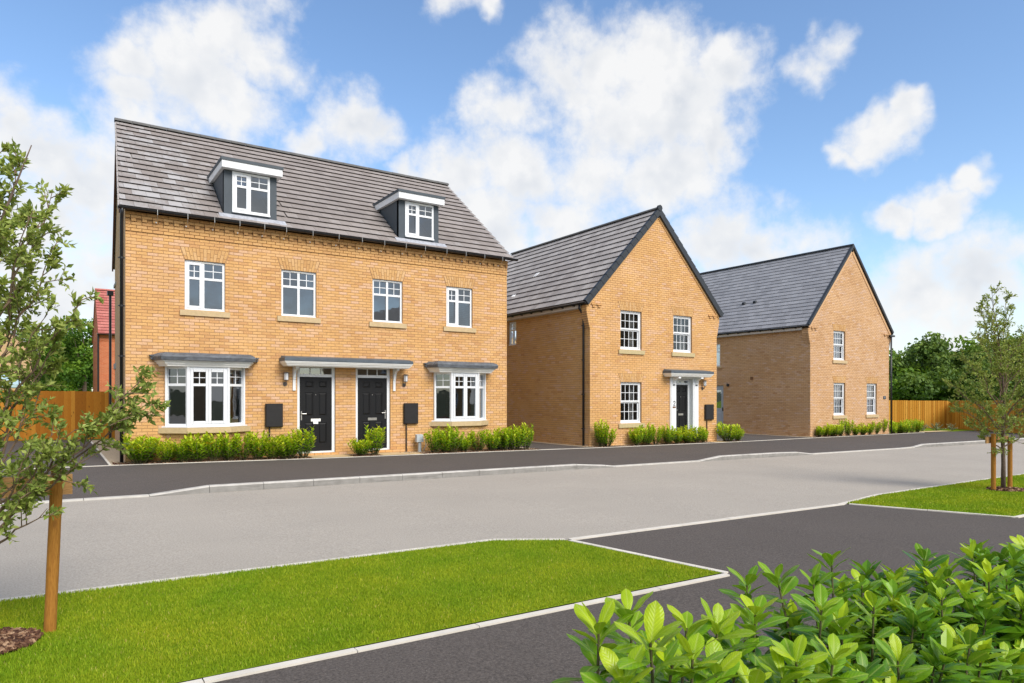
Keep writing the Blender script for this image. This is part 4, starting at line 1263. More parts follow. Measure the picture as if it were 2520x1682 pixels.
def gable_house(name, label, U0, U1, V, depth, Z0, k_lo, eave, apex, zk, wins, side_ops, door, bricks_mat, mortar, tile_mat_, gauge, tw, rows, n_single, tile_single, tone, arch_n, arch_single, sill_mat, verge):
    um = (U0 + U1) / 2
    H = thing(name, (um, V, Z0), label, 'house')
    fr = Fr((0, V), (1, 0), (0, -1))
    ops = [w for w in wins]
    if door: ops = ops + [door]
    kt = int(math.floor((eave - Z0) / BR))
    zt = Z0 + kt * BR
    mb = MB(); wall_panel(mb, fr, U0 + .01, U1 - .01, Z0 + k_lo * BR - .2, zt, ops)
    gl = U0 - .13                                         # gable springs from the kneelers
    mb.extrude([fr.pt(gl, -.008, zt), fr.pt(2 * um - gl, -.008, zt), fr.pt(um, -.008, apex - .06)], (0, .25, 0))
    for sg in (0, 1):
        zz = zk
        while zz < zt:
            e = kneeler_ext(zz + BR / 2, zk, zt, .15)
            x0, x1 = (U0 - e + .006, U0) if sg == 0 else (U1, U1 + e - .006)
            mb.box(x0, x1, V + .008, V + .33, zz, min(zz + BR, zt)); zz += BR
    wall = mb.build('wall', mortar, H)
    def span(z):
        if z < zt:
            e = kneeler_ext(z, zk, zt, .15); return (U0 - e, U1 + e)
        t = (z - zt) / (apex - .10 - zt)
        return (gl + (um - gl) * t, 2 * um - gl + (um - 2 * um + gl) * t) if t < .985 else None
    AH, SP = .30, .10
    def hole(a, b, zt_):
        def f(z):
            t = (z - zt_) / AH; return (a - SP * t - .012, b + SP * t + .012) if 0 < t < 1 else None
        return f
    kd = round((.30 - Z0) / BR)
    proj = lambda k: .010 if k < kd else 0.
    ktop = int((apex - .1 - Z0) / BR)
    br = lay_bricks(fr, Z0, k_lo, ktop, span, ops, [hole(w[0], w[1], w[3]) for w in wins], proj, offset=U0, tone=tone)
    # little stepped brick corbels beside the kneelers
    for sg in (0, 1):
        for i in range(2):
            c = (U0 + .15 + i * .24) if sg == 0 else (U1 - .15 - i * .24)
            br.append((c - .055, c + .055, zt + .01 - .075 * 1, zt + .065 - .075 * 1, .04, .25, False)); br.append((c - .11, c + .11, zt + .01, zt + .065, .04, .25, False))
    emit_bricks(br, fr, bricks_mat, wall, n_single, lambda b: (b[0] - U0) + abs(b[2] - 1.8) * .35)
    for w in wins: flat_arch(fr, w[0], w[1], w[3], AH, SP, arch_n, wall, arch_single)
    # left flank
    sf = Fr((U0, V), (0, 1), (-1, 0))
    smb = MB(); wall_panel(smb, sf, .03, depth, Z0 + k_lo * BR - .2, zt, side_ops)
    side = smb.build('side_wall', mortar, H)
    sb = lay_bricks(sf, Z0, k_lo, kt, lambda z: (0.0, depth), side_ops, (), lambda k: .010 if k < kd else 0., offset=BL / 2, tone=tone)
    sm = MB()
    for b in sb: brick_solid(sm, sf, *b[:6])
    # corbelled kneeler bricks returning along the flank
    zz = Z0 + math.ceil((zk - Z0) / BR) * BR
    while zz < zt - .02:
        e = kneeler_ext(zz + BR / 2, zk, zt, .15)
        for a, b in ((.004, .105), (.115, .33)): brick_solid(sm, sf, a, b, zz + .005, zz + BR - .005, e, random.uniform(.2, .6), depth=e + .02)
        zz += BR
    sm.build('bricks', bricks_mat, side, kind='stuff')
    rest = MB(); rest.box(U1 - .25, U1, V + .01, V + depth, Z0 - .6, zt); rest.build('side_wall', m_wall_y, H)
    rest = MB(); rest.extrude([(U0, V + depth, Z0 - .6), (U1, V + depth, Z0 - .6), (U1, V + depth, zt), (um, V + depth, apex - .1), (U0, V + depth, zt)], (0, -.25, 0)); rest.build('back_wall', m_wall_x, H)
    fl = MB(); fl.box(U0 + .27, U1 - .27, V + .27, V + depth - .27, Z0 - .1, Z0 + .05); fl.box(U0 + .27, U1 - .27, V + .27, V + depth - .27, 2.42, 2.6); fl.box(U0 + .27, U1 - .27, V + .27, V + depth - .27, eave + .02, eave + .08)
    fl.box(U0 + .27, U1 - .27, V + 3.6, V + 3.7, Z0, eave); fl.build('floors', m_room, H)
    # roof
    ov = .24; eu = U0 - ov; ez = eave + .08; rz = apex + .02
    th = math.atan2(rz - ez, um - eu); c, s = math.cos(th), math.sin(th)
    v0, v1 = V - .07, V + depth + .1
    deck = MB()
    for sg in (-1, 1):
        e = um + sg * (um - eu)
        deck.hexa([(e, v0 + .02, ez - .03), (e, v1, ez - .03), (um, v1, rz - .03), (um, v0 + .02, rz - .03), (e, v0 + .02, ez), (e, v1, ez), (um, v1, rz), (um, v0 + .02, rz)])
    roof = deck.build('roof', tile_mat_, H)
    Ls = math.hypot(rz - ez, um - eu)
    lay_tiles((eu, v1, ez), (0, -1, 0), (c, 0, s), (-s, 0, c), v1 - v0, rows, Ls / rows, tw, roof, tile_mat_, tile_single, lambda p: (p - Vector((0, 0, 1.5))).length, lift=.05 if verge == 'caps' else .034, th=.014 if verge == 'caps' else .012)
    ridge_run((um, v0, rz + .035), (um, v1, rz + .035), .10, roof, m_ridge if verge == 'caps' else m_verge)
    # verge
    nr = rows if verge == 'caps' else 1
    for sg in (-1, 1):
        A = Vector((-sg * c, 0, s)); Nn = Vector((sg * s, 0, c)); e = Vector((um + sg * (um - eu), v0, ez))
        for r in range(nr):
            vm = MB(); s0, s1 = Ls * r / nr, Ls * (r + 1) / nr
            hi0, hi1 = (.060, .044) if verge == 'caps' else (.05, .05); lo = -.15 if verge == 'caps' else -.06
            P = lambda q, h, y: tuple(e + A * q + Nn * h + Vector((0, y, 0)))
            y0, y1 = -.03, .09
            dl = .012 if verge == 'caps' else 0
            vm.hexa([P(s0 - dl, lo, y0 - .008), P(s1, lo + .004, y0), P(s1, lo + .004, y1), P(s0 - dl, lo, y1), P(s0 - dl, hi0, y0 - .008), P(s1, hi1, y0), P(s1, hi1, y1), P(s0 - dl, hi0, y1)])
            vm.build('verge_cap', m_verge, roof, wo=P(s0, 0, 0))
        um_ = MB(); P = lambda q, h, y: tuple(e + A * q + Nn * h + Vector((0, y, 0)))
        um_.hexa([P(.02, -.22, .045), P(Ls, -.22, .045), P(Ls, -.22, .10), P(.02, -.22, .10), P(.02, -.09, .045), P(Ls, -.09, .045), P(Ls, -.09, .10), P(.02, -.09, .10)])
        um_.build('verge_brick', bricks_mat, roof)
    if verge == 'caps':
        rm = MB(); rm.tube([(um, v0 - .045, rz + .04), (um, v0 + .03, rz + .04)], .115, 8); rm.build('ridge_cap', m_verge, roof)
    # fascia and gutter on the left eave
    fm = MB(); fm.box(U0 - .19, U0 - .165, V + .3, v1 - .02, ez - .20, ez - .04); fm.box(U0 - .19, U0 + .0, V + .3, v1 - .02, ez - .205, ez - .19); fm.build('fascia', m_fascia, H)
    gutter((U0 - .235, v0 + .02, ez - .035), (U0 - .235, v1, ez - .035), H, .058)
    y = V + .55
    while y < v1:
        bm = MB(); bm.hexa([(U0 - .28, y, ez - .11), (U0 - .19, y, ez - .12), (U0 - .19, y + .05, ez - .12), (U0 - .28, y + .05, ez - .11), (U0 - .3, y, ez - .05), (U0 - .19, y, ez - .05), (U0 - .19, y + .05, ez - .05), (U0 - .3, y + .05, ez - .05)])
        bm.build('gutter_bracket', m_black, H); y += .62
    gutter((U1 + .235, v0 + .02, ez - .035), (U1 + .235, v1, ez - .035), H, .058)
    for w in wins: pass
    return H, fr, sf, roof, (eu, ez, c, s, um, v0)

W2 = [(16.165, 17.155, .6, 2.025), (16.16, 17.16, 3.15, 4.5), (18.76, 19.75, 3.15, 4.5)]
H2, F2, S2, R2, I2 = gable_house('detached_house', 'yellow brick gable-fronted house with brown-grey roof and white door surround', 14.79, 21.14, 17.41, 9.3, 0., -6, 4.60, 8.20, 3.80, W2,
    [(4.38, 4.90, 3.525, 4.425)], (18.86, 19.76, 0., 2.175), m_brick1, m_mortar, m_tile2, .33, .30, 15, 300, 300, tone2, 14, True, m_stone2, 'caps')
for w in W2: window_sash(H2, F2, *w, cols=4, dress='curtain')
window_casement(H2, S2, 4.38, 4.90, 3.525, 4.425, sash='none', vent=False, rec=.04)
def bars_side():
    pass
front_door(H2, Fr((0, 17.41), (1, 0), (0, -1)), 18.86, 19.76, .02, 2.17, 1.965, rec=.14, handle='left', lights=2)
def door_surround():
    fr = F2
    mb = MB()
    for a, b in ((18.56, 18.86), (19.76, 20.06)):
        fr.box(mb, a, b, 0, .04, -.05, 2.26); fr.box(mb, a - .015, b + .015, 0, .055, -.06, .16)
        fr.box(mb, a + .05, b - .05, .04, .055, .22, 2.0)
    fr.box(mb, 18.56, 20.06, 0, .035, 2.175, 2.27)
    for x in (18.86, 19.755): fr.box(mb, x - .003, x + .008, -.14, .0, 0, 2.175)
    sur = mb.build('door_surround', m_white, H2)
    # house number on the left pilaster: a black figure 2 over a small brown plate
    nb = MB(); cx, cz, h, k = 18.735, 1.20, .16, .056
    pts = [(-.045, .115), (-.03, .15), (.0, .162), (.035, .15), (.045, .115), (.03, .08), (-.01, .04), (-.05, .005), (.05, .005)]
    nb.tube([fr.pt(cx + x, k + .006, cz + z) for x, z in pts], .011, 6); nb.build('house_number', m_black, sur)
    pb = MB(); fr.box(pb, cx - .075, cx + .075, k, k + .01, 1.11, 1.165); pb.build('name_plate', m_plate, sur)
door_surround()
can2 = canopy(H2, F2, 18.20, 20.48, 2.47, .42)
for s in (18.73, 19.93): bracket(can2, F2, s, 2.23, .60, .34, .12)
meter_box(F2, 20.42, 20.88, .64, 1.23, -.2, 'black meter box on the house with the white door surround', .25)
wall_lamp(F2, 20.32, 1.98, 'steel wall lamp right of the white door surround')
downpipe([(14.56, 17.70, 4.60), (14.56, 17.70, 4.47), (14.72, 17.69, 4.28), (14.735, 17.69, 4.15), (14.735, 17.69, -.13)], H2, .036, (3.9, 2.75, 1.6, .45))
for (vv, q) in ((22.35, 2.3), (22.75, 1.15)):           # two bright in-line roof vents
    eu, ez, c, s, um, v0 = I2
    for dv in (0, .13):
        vm = MB(); o = Vector((eu, vv + dv, ez)) + Vector((c, 0, s)) * q; A = Vector((c, 0, s)); Nn = Vector((-s, 0, c))
        vm.hexa([tuple(o + A * a + Vector((0, y, 0)) + Nn * h) for a, y, h in ((0, 0, .02), (0, .07, .02), (.30, .07, .02), (.30, 0, .02), (.02, .01, .05), (.02, .06, .05), (.28, .06, .035), (.28, .01, .035))])
        vm.build('roof_vent', m_white, R2)

W3 = [(29.70, 30.64, .66, 2.16), (29.69, 30.64, 3.21, 4.56), (32.50, 33.41, .66, 2.16)]
H3, F3, S3, R3, I3 = gable_house('detached_house', 'pale yellow brick gable house with slate-grey roof at the right, beside the fence', 27.87, 34.55, 17.80, 9.3, -.015, -6, 4.62, 8.60, 3.88, W3,
    [(4.75, 5.62, -.24, 2.085), (4.95, 5.7, 3.06, 4.185)], None, m_brick3, m_mortar3, m_tile3, .25, .32, 21, 0, 0, tone2, 14, False, m_stone, 'strip')
for w in W3: window_sash(H3, F3, *w, cols=4, sill_mat=m_stone, dress='blind')
window_casement(H3, S3, 4.95, 5.7, 3.06, 4.185, sash='none', vent=False, rec=.04, sill=.1)
d = MB(); S3.box(d, 4.75, 5.62, -.12, -.06, -.24, 2.085); S3.taper(d, 4.9, 5.45, -.1, .75, -.06, -.05, .03); gd = d.build('side_door', m_gdoor, H3)
d = MB(); S3.box(d, 4.92, 5.4, -.06, -.056, .95, 1.85); d.build('pane', m_glass, gd)
d = MB(); S3.box(d, 4.80, 4.83, -.06, -.02, .80, .98); d.build('handle', m_black, gd)
d = MB(); d.tube([S3.pt(4.45, 0, 2.10), S3.pt(4.45, .05, 2.10)], .075, 12); d.build('flue_vent', m_black, H3)
d = MB(); S3.box(d, 2.98, 3.14, 0, .02, 2.34, 2.48); d.build('air_brick', m_plate, H3)
downpipe([(34.6, 17.72, 4.50), (34.6, 17.72, -.33)], H3, .04, (3.6, 2.5, 1.5, .45))
d = MB(); d.box(34.42, 34.85, 17.66, 17.8, 4.5, 4.58); d.build('gutter_end', m_black, H3)
T = thing('number_plaque', F3.pt(34.10, 0, 1.40), 'small dark number plaque beside the right ground-floor window of the pale house', 'plaque')
d = MB(); F3.box(d, 33.99, 34.22, .001, .018, 1.40, 1.55); d.build('plate', m_grp, T)
d = MB(); F3.box(d, 34.095, 34.115, .018, .022, 1.43, 1.52); F3.box(d, 34.078, 34.097, .018, .0215, 1.497, 1.512); d.build('figure', m_util, T)
for vv in (21.4, 22.05):
    eu, ez, c, s, um, v0 = I3
    o = Vector((eu, vv, ez)) + Vector((c, 0, s)) * 1.95
    vm = MB(); Nn = Vector((-s, 0, c)); A = Vector((c, 0, s)); Y = Vector((0, 1, 0))
    for a0, a1, h in ((0, .16, .09), (.02, .14, .12)): vm.hexa([tuple(o + A * a + Y * y + Nn * hh) for a, y, hh in ((a0, 0, .01), (a0, .2, .01), (a1, .2, .01), (a1, 0, .01), (a0 + .02, .03, h), (a0 + .02, .17, h), (a1 - .03, .17, h), (a1 - .03, .03, h))])
    vm.build('roof_vent', m_verge, R3)
# ------------------------------------------------------------------ fences
def fence(name, P0, P1, h, zfun, mat, label, bw=.11, gravel=False, seed=1, cap=False):
    P0, P1 = Vector((*P0, 0)), Vector((*P1, 0)); L = (P1 - P0).length; d = (P1 - P0) / L
    n = Vector((d.y, -d.x, 0))
    T = thing(name, (P0.x, P0.y, zfun(P0.x)), label, 'fence')
    fr = Fr(P0[:2], d[:2], n[:2]); rnd = random.Random(seed)
    k = 0; s = 0.
    while s < L - .02:
        w = bw * rnd.uniform(.88, 1.12); e = min(s + w, L)
        mb = MB(); zb = zfun(P0.x + d.x * s) + (.15 if gravel else .02); zt = zfun(P0.x + d.x * s) + h + rnd.uniform(-.008, .008)
        # feather-edge board: thick on one side
        k0, k1 = .006, .024
        mb.hexa([fr.pt(s, -.004, zb), fr.pt(e + .012, -.004, zb), fr.pt(e + .012, k0, zb), fr.pt(s, k1, zb), fr.pt(s, -.004, zt), fr.pt(e + .012, -.004, zt), fr.pt(e + .012, k0, zt), fr.pt(s, k1, zt)], min(1, max(0, rnd.gauss(.5, .28))))
        mb.build('board', mat, T, wo=fr.pt((s + e) / 2, 0, zb)); s = e; k += 1
    for zz in (.3, 1.0, 1.55):
        mb = MB(); mb.hexa([fr.pt(0, -.06, zfun(P0.x) + zz), fr.pt(L, -.06, zfun(P1.x) + zz), fr.pt(L, -.006, zfun(P1.x) + zz), fr.pt(0, -.006, zfun(P0.x) + zz), fr.pt(0, -.06, zfun(P0.x) + zz + .08), fr.pt(L, -.06, zfun(P1.x) + zz + .08), fr.pt(L, -.006, zfun(P1.x) + zz + .08), fr.pt(0, -.006, zfun(P0.x) + zz + .08)]); mb.build('rail', mat, T)
    s = 0
    while s < L:
        mb = MB(); x = P0.x + d.x * s; fr.box(mb, s, s + .1, -.16, -.062, zfun(x) - .1, zfun(x) + h - .02); mb.build('post', mat, T); s += 1.83
    if gravel:
        mb = MB(); mb.hexa([fr.pt(0, -.004, zfun(P0.x) - .05), fr.pt(L, -.004, zfun(P1.x) - .05), fr.pt(L, .03, zfun(P1.x) - .05), fr.pt(0, .03, zfun(P0.x) - .05), fr.pt(0, -.004, zfun(P0.x) + .148), fr.pt(L, -.004, zfun(P1.x) + .148), fr.pt(L, .03, zfun(P1.x) + .148), fr.pt(0, .03, zfun(P0.x) + .148)]); mb.build('gravel_board', mat, T)
    return T
fence('wooden_fence', (-5.5, 28.6), (2.6, 28.6), 1.72, lambda x: G(x), m_fence_l, 'orange-stained close-board fence across the end of the drive at the left', .115, False, 2)
zr = lambda x: G(x, -.06)
fence('wooden_fence', (36.8, 28.3), (46.5, 20.1), 1.78, zr, m_fence, 'orange close-board fence running from the right house to the corner', .13, False, 3)
fence('wooden_fence', (46.5, 20.1), (40.6, 13.0), 1.80, zr, m_fence, 'paler close-board fence with gravel board behind the right sapling', .10, True, 4)
sheet('verge_grass', [(39.6, 17.85), (41.6, 17.95), (41.6, 18.55), (39.6, 18.65), (39.6, 21), (47, 21), (43.0, 15.4), (42.2, 15.5), (43.5, 17.9), (41.8, 17.9)], -.0, m_turf)

# ------------------------------------------------------------------ far houses
m_redwall = brick_texture_mat('red_brick_wall', (.46, .115, .045, 1), (.52, .16, .07, 1), (.50, .26, .17, 1), 'x')
m_redtile = tile_mat('red_tile', (.42, .115, .095, 1), (.56, .20, .165, 1))
def red_house():
    H = thing('red_brick_house', (6.5, 49, 0), 'red brick house with red tiled roof behind the left corner of the pair', 'house')
    u0, u1, v0, v1, ez, rz = 2.28, 10.5, 49.0, 57.0, 5.35, 8.55
    b = MB(); b.box(u0, u1, v0, v1, -.5, ez); b.extrude([(u0, v0, ez), (u0, v1, ez), (u0, (v0 + v1) / 2, rz - .1)], (.25, 0, 0)); b.extrude([(u1, v0, ez), (u1, v1, ez), (u1, (v0 + v1) / 2, rz - .1)], (-.25, 0, 0))
    b.build('wall', m_redwall, H)
    d = MB(); d.box(u0 - .01, u1 + .01, v0 - .03, v0 + .02, ez - .38, ez - .30); d.box(u0 - .01, u1 + .01, v0 - .05, v0 + .02, ez - .15, ez); d.build('eaves_course', m_redwall, H)
    dk = MB(); vm = (v0 + v1) / 2
    for a, bb in ((v0 - .2, vm), (v1 + .2, vm)): dk.hexa([(u0 - .06, a, ez), (u1 + .06, a, ez), (u1 + .06, bb, rz), (u0 - .06, bb, rz), (u0 - .06, a, ez + .05), (u1 + .06, a, ez + .05), (u1 + .06, bb, rz + .05), (u0 - .06, bb, rz + .05)])
    roof = dk.build('roof', m_redtile, H)
    th = math.atan2(rz - ez, vm - v0 + .2); Ls = math.hypot(rz - ez, vm - v0 + .2)
    lay_tiles((u0 - .06, v0 - .2, ez + .05), (1, 0, 0), (0, math.cos(th), math.sin(th)), (0, -math.sin(th), math.cos(th)), u1 - u0 + .12, 16, Ls / 16, .32, roof, m_redtile, 0, lambda p: 0)
    ridge_run((u0 - .06, vm, rz + .08), (u1 + .06, vm, rz + .08), .13, roof, m_redtile)
    gutter((u0 - .1, v0 - .27, ez + .03), (u1 + .1, v0 - .27, ez + .03), H, .075)
    p = MB(); p.tube([(u0 - .05, v0 - .06, ez), (u0 - .05, v0 - .06, -.3)], .055, 8); p.build('downpipe', m_black, H)
red_house()
m_tanwall = brick_texture_mat('tan_brick_wall', (.56, .36, .19, 1), (.62, .42, .25, 1), (.45, .31, .19, 1), 'x')
def tan_house():
    H = thing('tan_brick_house', (-5, 55, 0), 'tan brick gable house half hidden behind the left sapling', 'house')
    u0, u1, v0, v1, ez, rz = -8.6, -1.25, 55.0, 63.0, 4.75, 7.75; um = (u0 + u1) / 2
    b = MB(); b.extrude([(u0, v0, -.5), (u1, v0, -.5), (u1, v0, ez), (um, v0, rz), (u0, v0, ez)], (0, 8, 0)); b.build('wall', m_tanwall, H)
    r = MB()
    for sg in (-1, 1):
        e = um + sg * (u1 - um + .3); k = (rz - ez) / (u1 - um)
        z0 = rz - k * (u1 - um + .3)
        r.hexa([(e, v0 - .15, z0), (e, v1 + .15, z0), (um, v1 + .15, rz), (um, v0 - .15, rz), (e, v0 - .15, z0 + .16), (e, v1 + .15, z0 + .16), (um, v1 + .15, rz + .16), (um, v0 - .15, rz + .16)])
    r.build('roof', m_tile3, H)
    g = MB(); g.tube([(u1 + .05, v0 - .05, ez - .2), (u1 + .05, v0 - .05, -.3)], .05, 8); g.build('downpipe', m_black, H)
    w = MB(); w.box(-4.2, -3.0, v0 - .03, v0 + .02, 2.9, 4.1); w.build('window', m_white, H)
tan_house()
def parasol():
    T = thing('garden_parasol', (-2.8, 40.2, -.03), 'pale blue garden parasol showing above the left fence', 'parasol')
    c = Vector((-2.8, 40.2, 0)); n = 8; mb = MB()
    ring = [c + Vector((2.3 * math.cos(2 * math.pi * i / n), 2.3 * math.sin(2 * math.pi * i / n), 2.10)) for i in range(n)]
    apex = c + Vector((0, 0, 2.85))
    for i in range(n):
        mb.face([ring[i], ring[(i + 1) % n], apex]); a, b = ring[i], ring[(i + 1) % n]
        mb.face([a, b, b - Vector((0, 0, .16)), a - Vector((0, 0, .16))])
    mb.build('canopy', simple('pale_blue_cloth', (.42, .55, .60), .9, .05, 2), T)
    mb = MB(); mb.tube([c, c + Vector((0, 0, 2.85))], .03, 8); mb.build('pole', m_util, T)
    for i in range(n):
        mb = MB(); mb.tube([apex - Vector((0, 0, .04)), ring[i] - Vector((0, 0, .02))], .012, 5); mb.build('rib', m_util, T)
parasol()
# houses across the road, met only as reflections in the window glass
def opposite(u0, u1, v0, ez, rz, label, wallm):
    H = thing('brick_house', ((u0 + u1) / 2, v0, -.2), label, 'house', 'houses across the road behind the viewer')
    um = (u0 + u1) / 2
    b = MB(); b.extrude([(u0, v0, -.5), (u1, v0, -.5), (u1, v0, ez), (um, v0, rz), (u0, v0, ez)], (0, -9, 0)); b.build('wall', wallm, H)
    r = MB()
    for sg in (-1, 1):
        e = um + sg * (u1 - um + .3); k = (rz - ez) / (u1 - um); z0 = rz - k * (u1 - um + .3)
        r.hexa([(e, v0 + .2, z0), (e, v0 - 9.2, z0), (um, v0 - 9.2, rz), (um, v0 + .2, rz), (e, v0 + .2, z0 + .14), (e, v0 - 9.2, z0 + .14), (um, v0 - 9.2, rz + .14), (um, v0 + .2, rz + .14)])
    r.build('roof', m_tile2, H)
    for x in (u0 + 1.2, u1 - 2.3):
        for z in (.7, 3.1):
            w = MB(); w.box(x, x + 1.1, v0, v0 + .05, z, z + 1.3); f = w.build('window', m_white, H)
            w = MB(); w.box(x + .1, x + 1.0, v0 + .05, v0 + .06, z + .1, z + 1.2); w.build('pane', m_grp, f)
opposite(18, 26, -9.0, 4.9, 8.4, 'brick gable house facing the pair from across the road, out of view', m_wall_x)
opposite(36.0, 46.0, -8.5, 5.2, 9.6, 'second brick gable house across the road, out of view', m_tanwall)
opposite(-42, -32, 15.5, 4.9, 8.2, 'brick house at the left end of the street, out of view', m_tanwall)
opposite(1.5, 8.5, -13.0, 4.6, 7.6, 'brick gable house behind the viewer, out of view', m_tanwall)

# ------------------------------------------------------------------ leaves, shrubs, trees
def leaf_faces(mb, base, dirv, up, L, W, t, fold=.25, curl=.15):
    """ovate folded leaf: six quads, two rows either side of the midrib"""
    d = dirv.normalized(); s = d.cross(up)
    s = s.normalized() if s.length > 1e-5 else d.orthogonal().normalized()
    n = s.cross(d)
    prof = ((0, .10), (.32, .85), (.66, .95), (1.0, .06))
    mid = []; lt = []; rt = []
    for f, w in prof:
        c = base + d * (L * f) - n * (curl * L * f * f)
        mid.append(c); ww = W * w * .5
        lt.append(c + s * ww + n * (fold * ww)); rt.append(c - s * ww + n * (fold * ww))
    for i in range(3):
        mb.face([mid[i], lt[i], lt[i + 1], mid[i + 1]], t); mb.face([mid[i], mid[i + 1], rt[i + 1], rt[i]], t)

def small_leaf(mb, base, dirv, up, L, W, t):
    d = dirv.normalized(); s = d.cross(up)
    s = s.normalized() if s.length > 1e-5 else d.orthogonal().normalized()
    n = s.cross(d)
    tip = base + d * L - n * (.12 * L); m1 = base + d * (L * .5)
    mb.face([base, m1 + s * W * .5 + n * W * .15, tip, m1 - n * .02 * L], t)
    mb.face([base, m1 - n * .02 * L, tip, m1 - s * W * .5 + n * W * .15], t)

def rnd_dir(r, up=0.):
    while True:
        v = Vector((r.uniform(-1, 1), r.uniform(-1, 1), r.uniform(-1, 1)))
        if .05 < v.length < 1: v.normalize(); v.z += up; return v.normalized()

# laurel shrubs in the beds: five models, copied
def laurel_model(seed, h, spread, stems, tone):
    r = random.Random(seed)
    root = bpy.data.objects.new('laurel_shrub', None); root.empty_display_size = .2
    sm, lm = MB(), MB()
    for i in range(stems):
        an = r.uniform(0, 6.28); rad = spread * math.sqrt(r.random())
        H = h * r.uniform(.62, 1.0) * (1 - .25 * (rad / spread) ** 2)
        b = Vector((math.cos(an) * rad * .25, math.sin(an) * rad * .25, 0)); tip = Vector((math.cos(an) * rad, math.sin(an) * rad, H))
        mid = (b + tip) / 2 + Vector((math.cos(an) * .04, math.sin(an) * .04, .02))
        sm.tube([b, mid, tip], [.008, .006, .003], 5, cap=False)
        nl = int(13 + H * 12)
        for k in range(nl):
            f = .16 + .84 * k / (nl - 1)
            p = b + (mid - b) * (f * 2) if f < .5 else mid + (tip - mid) * (f * 2 - 1)
            a2 = k * 2.4 + r.uniform(-.4, .4)
            o = Vector((math.cos(a2), math.sin(a2), 0))
            dirv = o * (1.0 - .45 * f) + Vector((0, 0, .15 + .75 * f))
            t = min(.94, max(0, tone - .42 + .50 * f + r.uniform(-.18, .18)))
            if r.random() < .02: t = .97
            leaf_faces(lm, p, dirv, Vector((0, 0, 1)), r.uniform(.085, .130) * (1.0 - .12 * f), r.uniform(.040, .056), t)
    for nm, m, mt in (('stem', sm, m_stem), ('foliage', lm, m_shrub)):
        o = bpy.data.objects.new(nm, m.mesh(nm, mt)); o.parent = root
        root_children.setdefault(root, []).append(o)
    return root
root_children = {}
models = [laurel_model(s, *a) for s, a in enumerate([(.60, .33, 27, .92), (.68, .30, 24, .88), (.52, .32, 24, 1.0), (.80, .25, 19, .90), (.64, .44, 40, .94)])]
used = set()
def plant(root, loc, rz, sc, label, group, cat='shrub'):
    if root in used:
        r = root.copy(); kids = [(c.copy()) for c in root_children[root]]
    else:
        r = root; kids = root_children[root]; used.add(root)
    COL.objects.link(r); r.location = loc; r.rotation_euler = (0, 0, rz); r.scale = (sc * random.uniform(.9, 1.12), sc * random.uniform(.9, 1.12), sc * random.uniform(.84, 1.14))
    for k in kids: COL.objects.link(k); k.parent = r
    ORG[r.name] = Vector(loc)
    return tag(r, label, cat, group)
# (u, v, model, scale, label)
SHRUBS = [
 (1.62, 17.66, 4, 1.05, 'broad bushy laurel shrub at the left corner of the pair, by the downpipe'),
 (2.13, 17.62, 2, .95, 'low laurel shrub second from the downpipe'),
 (2.50, 17.52, 1, 1.0, 'laurel shrub under the left end of the left bay window'),
 (2.82, 17.55, 0, .95, 'laurel shrub under the left bay window, fourth from the downpipe'),
 (3.16, 17.50, 3, 1.0, 'tall laurel shrub under the middle of the left bay window'),
 (3.50, 17.50, 1, .98, 'laurel shrub under the right half of the left bay window'),
 (3.83, 17.50, 3, .96, 'tall laurel shrub under the right end of the left bay window'),
 (4.16, 17.48, 0, .92, 'laurel shrub just right of the left bay window'),
 (4.50, 17.42, 2, .95, 'yellowish laurel shrub under the left black meter box'),
 (4.88, 17.42, 4, 1.12, 'large laurel shrub left of the first black door'),
 (5.26, 17.38, 3, 1.22, 'tallest laurel shrub beside the path to the first black door'),
 (6.78, 17.36, 4, .95, 'bushy laurel shrub between the two black doors'),
 (7.18, 17.34, 3, .98, 'slim laurel shrub between the doors, nearer the second door'),
 (9.0, 17.36, 1, .85, 'laurel shrub right of the pale grey utility post'),
 (9.30, 17.36, 0, .92, 'laurel shrub under the left end of the right bay window'),
 (9.55, 17.34, 1, 1.0, 'laurel shrub under the left half of the right bay window'),
 (9.95, 17.34, 0, .95, 'laurel shrub under the middle of the right bay window'),
 (10.42, 17.34, 3, 1.02, 'tall laurel shrub under the right half of the right bay window'),
 (10.85, 17.32, 0, .95, 'laurel shrub under the right end of the right bay window'),
 (11.30, 17.30, 1, .98, 'laurel shrub in front of the half-buried gas box'),
 (11.72, 17.28, 4, .98, 'bushy laurel shrub at the right corner of the pair'),
 (12.12, 17.30, 3, .95, 'last laurel shrub of the pair, next to the drive'),
 (15.02, 17.10, 3, .98, 'twin-stemmed laurel shrub alone at the left corner of the gable house'),
 (15.30, 17.12, 1, .95, 'laurel shrub beside the lone corner shrub of the gable house'),
 (16.66, 17.10, 0, .98, 'dark laurel shrub under the ground-floor window of the gable house'),
 (17.10, 17.10, 1, .95, 'laurel shrub right of the ground-floor window of the gable house'),
 (17.52, 17.10, 3, 1.0, 'laurel shrub between that window and the white door surround'),
 (18.15, 17.10, 1, 1.0, 'laurel shrub left of the white door surround'),
 (18.62, 17.10, 0, .95, 'laurel shrub in front of the left white pilaster'),
 (19.20, 17.12, 2, 1.0, 'laurel shrub in front of the door with the white surround'),
 (19.65, 17.10, 3, 1.0, 'laurel shrub in front of the right white pilaster'),
 (20.05, 17.12, 0, .9, 'laurel shrub right of the white door surround'),
 (21.45, 17.14, 4, 1.0, 'bushy laurel shrub right of the path by the gable house'),
 (22.0, 17.16, 0, .85, 'small round laurel shrub at the edge of the second drive'),
]
for i, (u, v, mdl, sc, lab) in enumerate(SHRUBS):
    plant(models[mdl], (u, v, G(u, .012)), i * 1.7, sc * 1.06 * random.uniform(.86, 1.14), lab, 'laurel shrubs in the front beds')
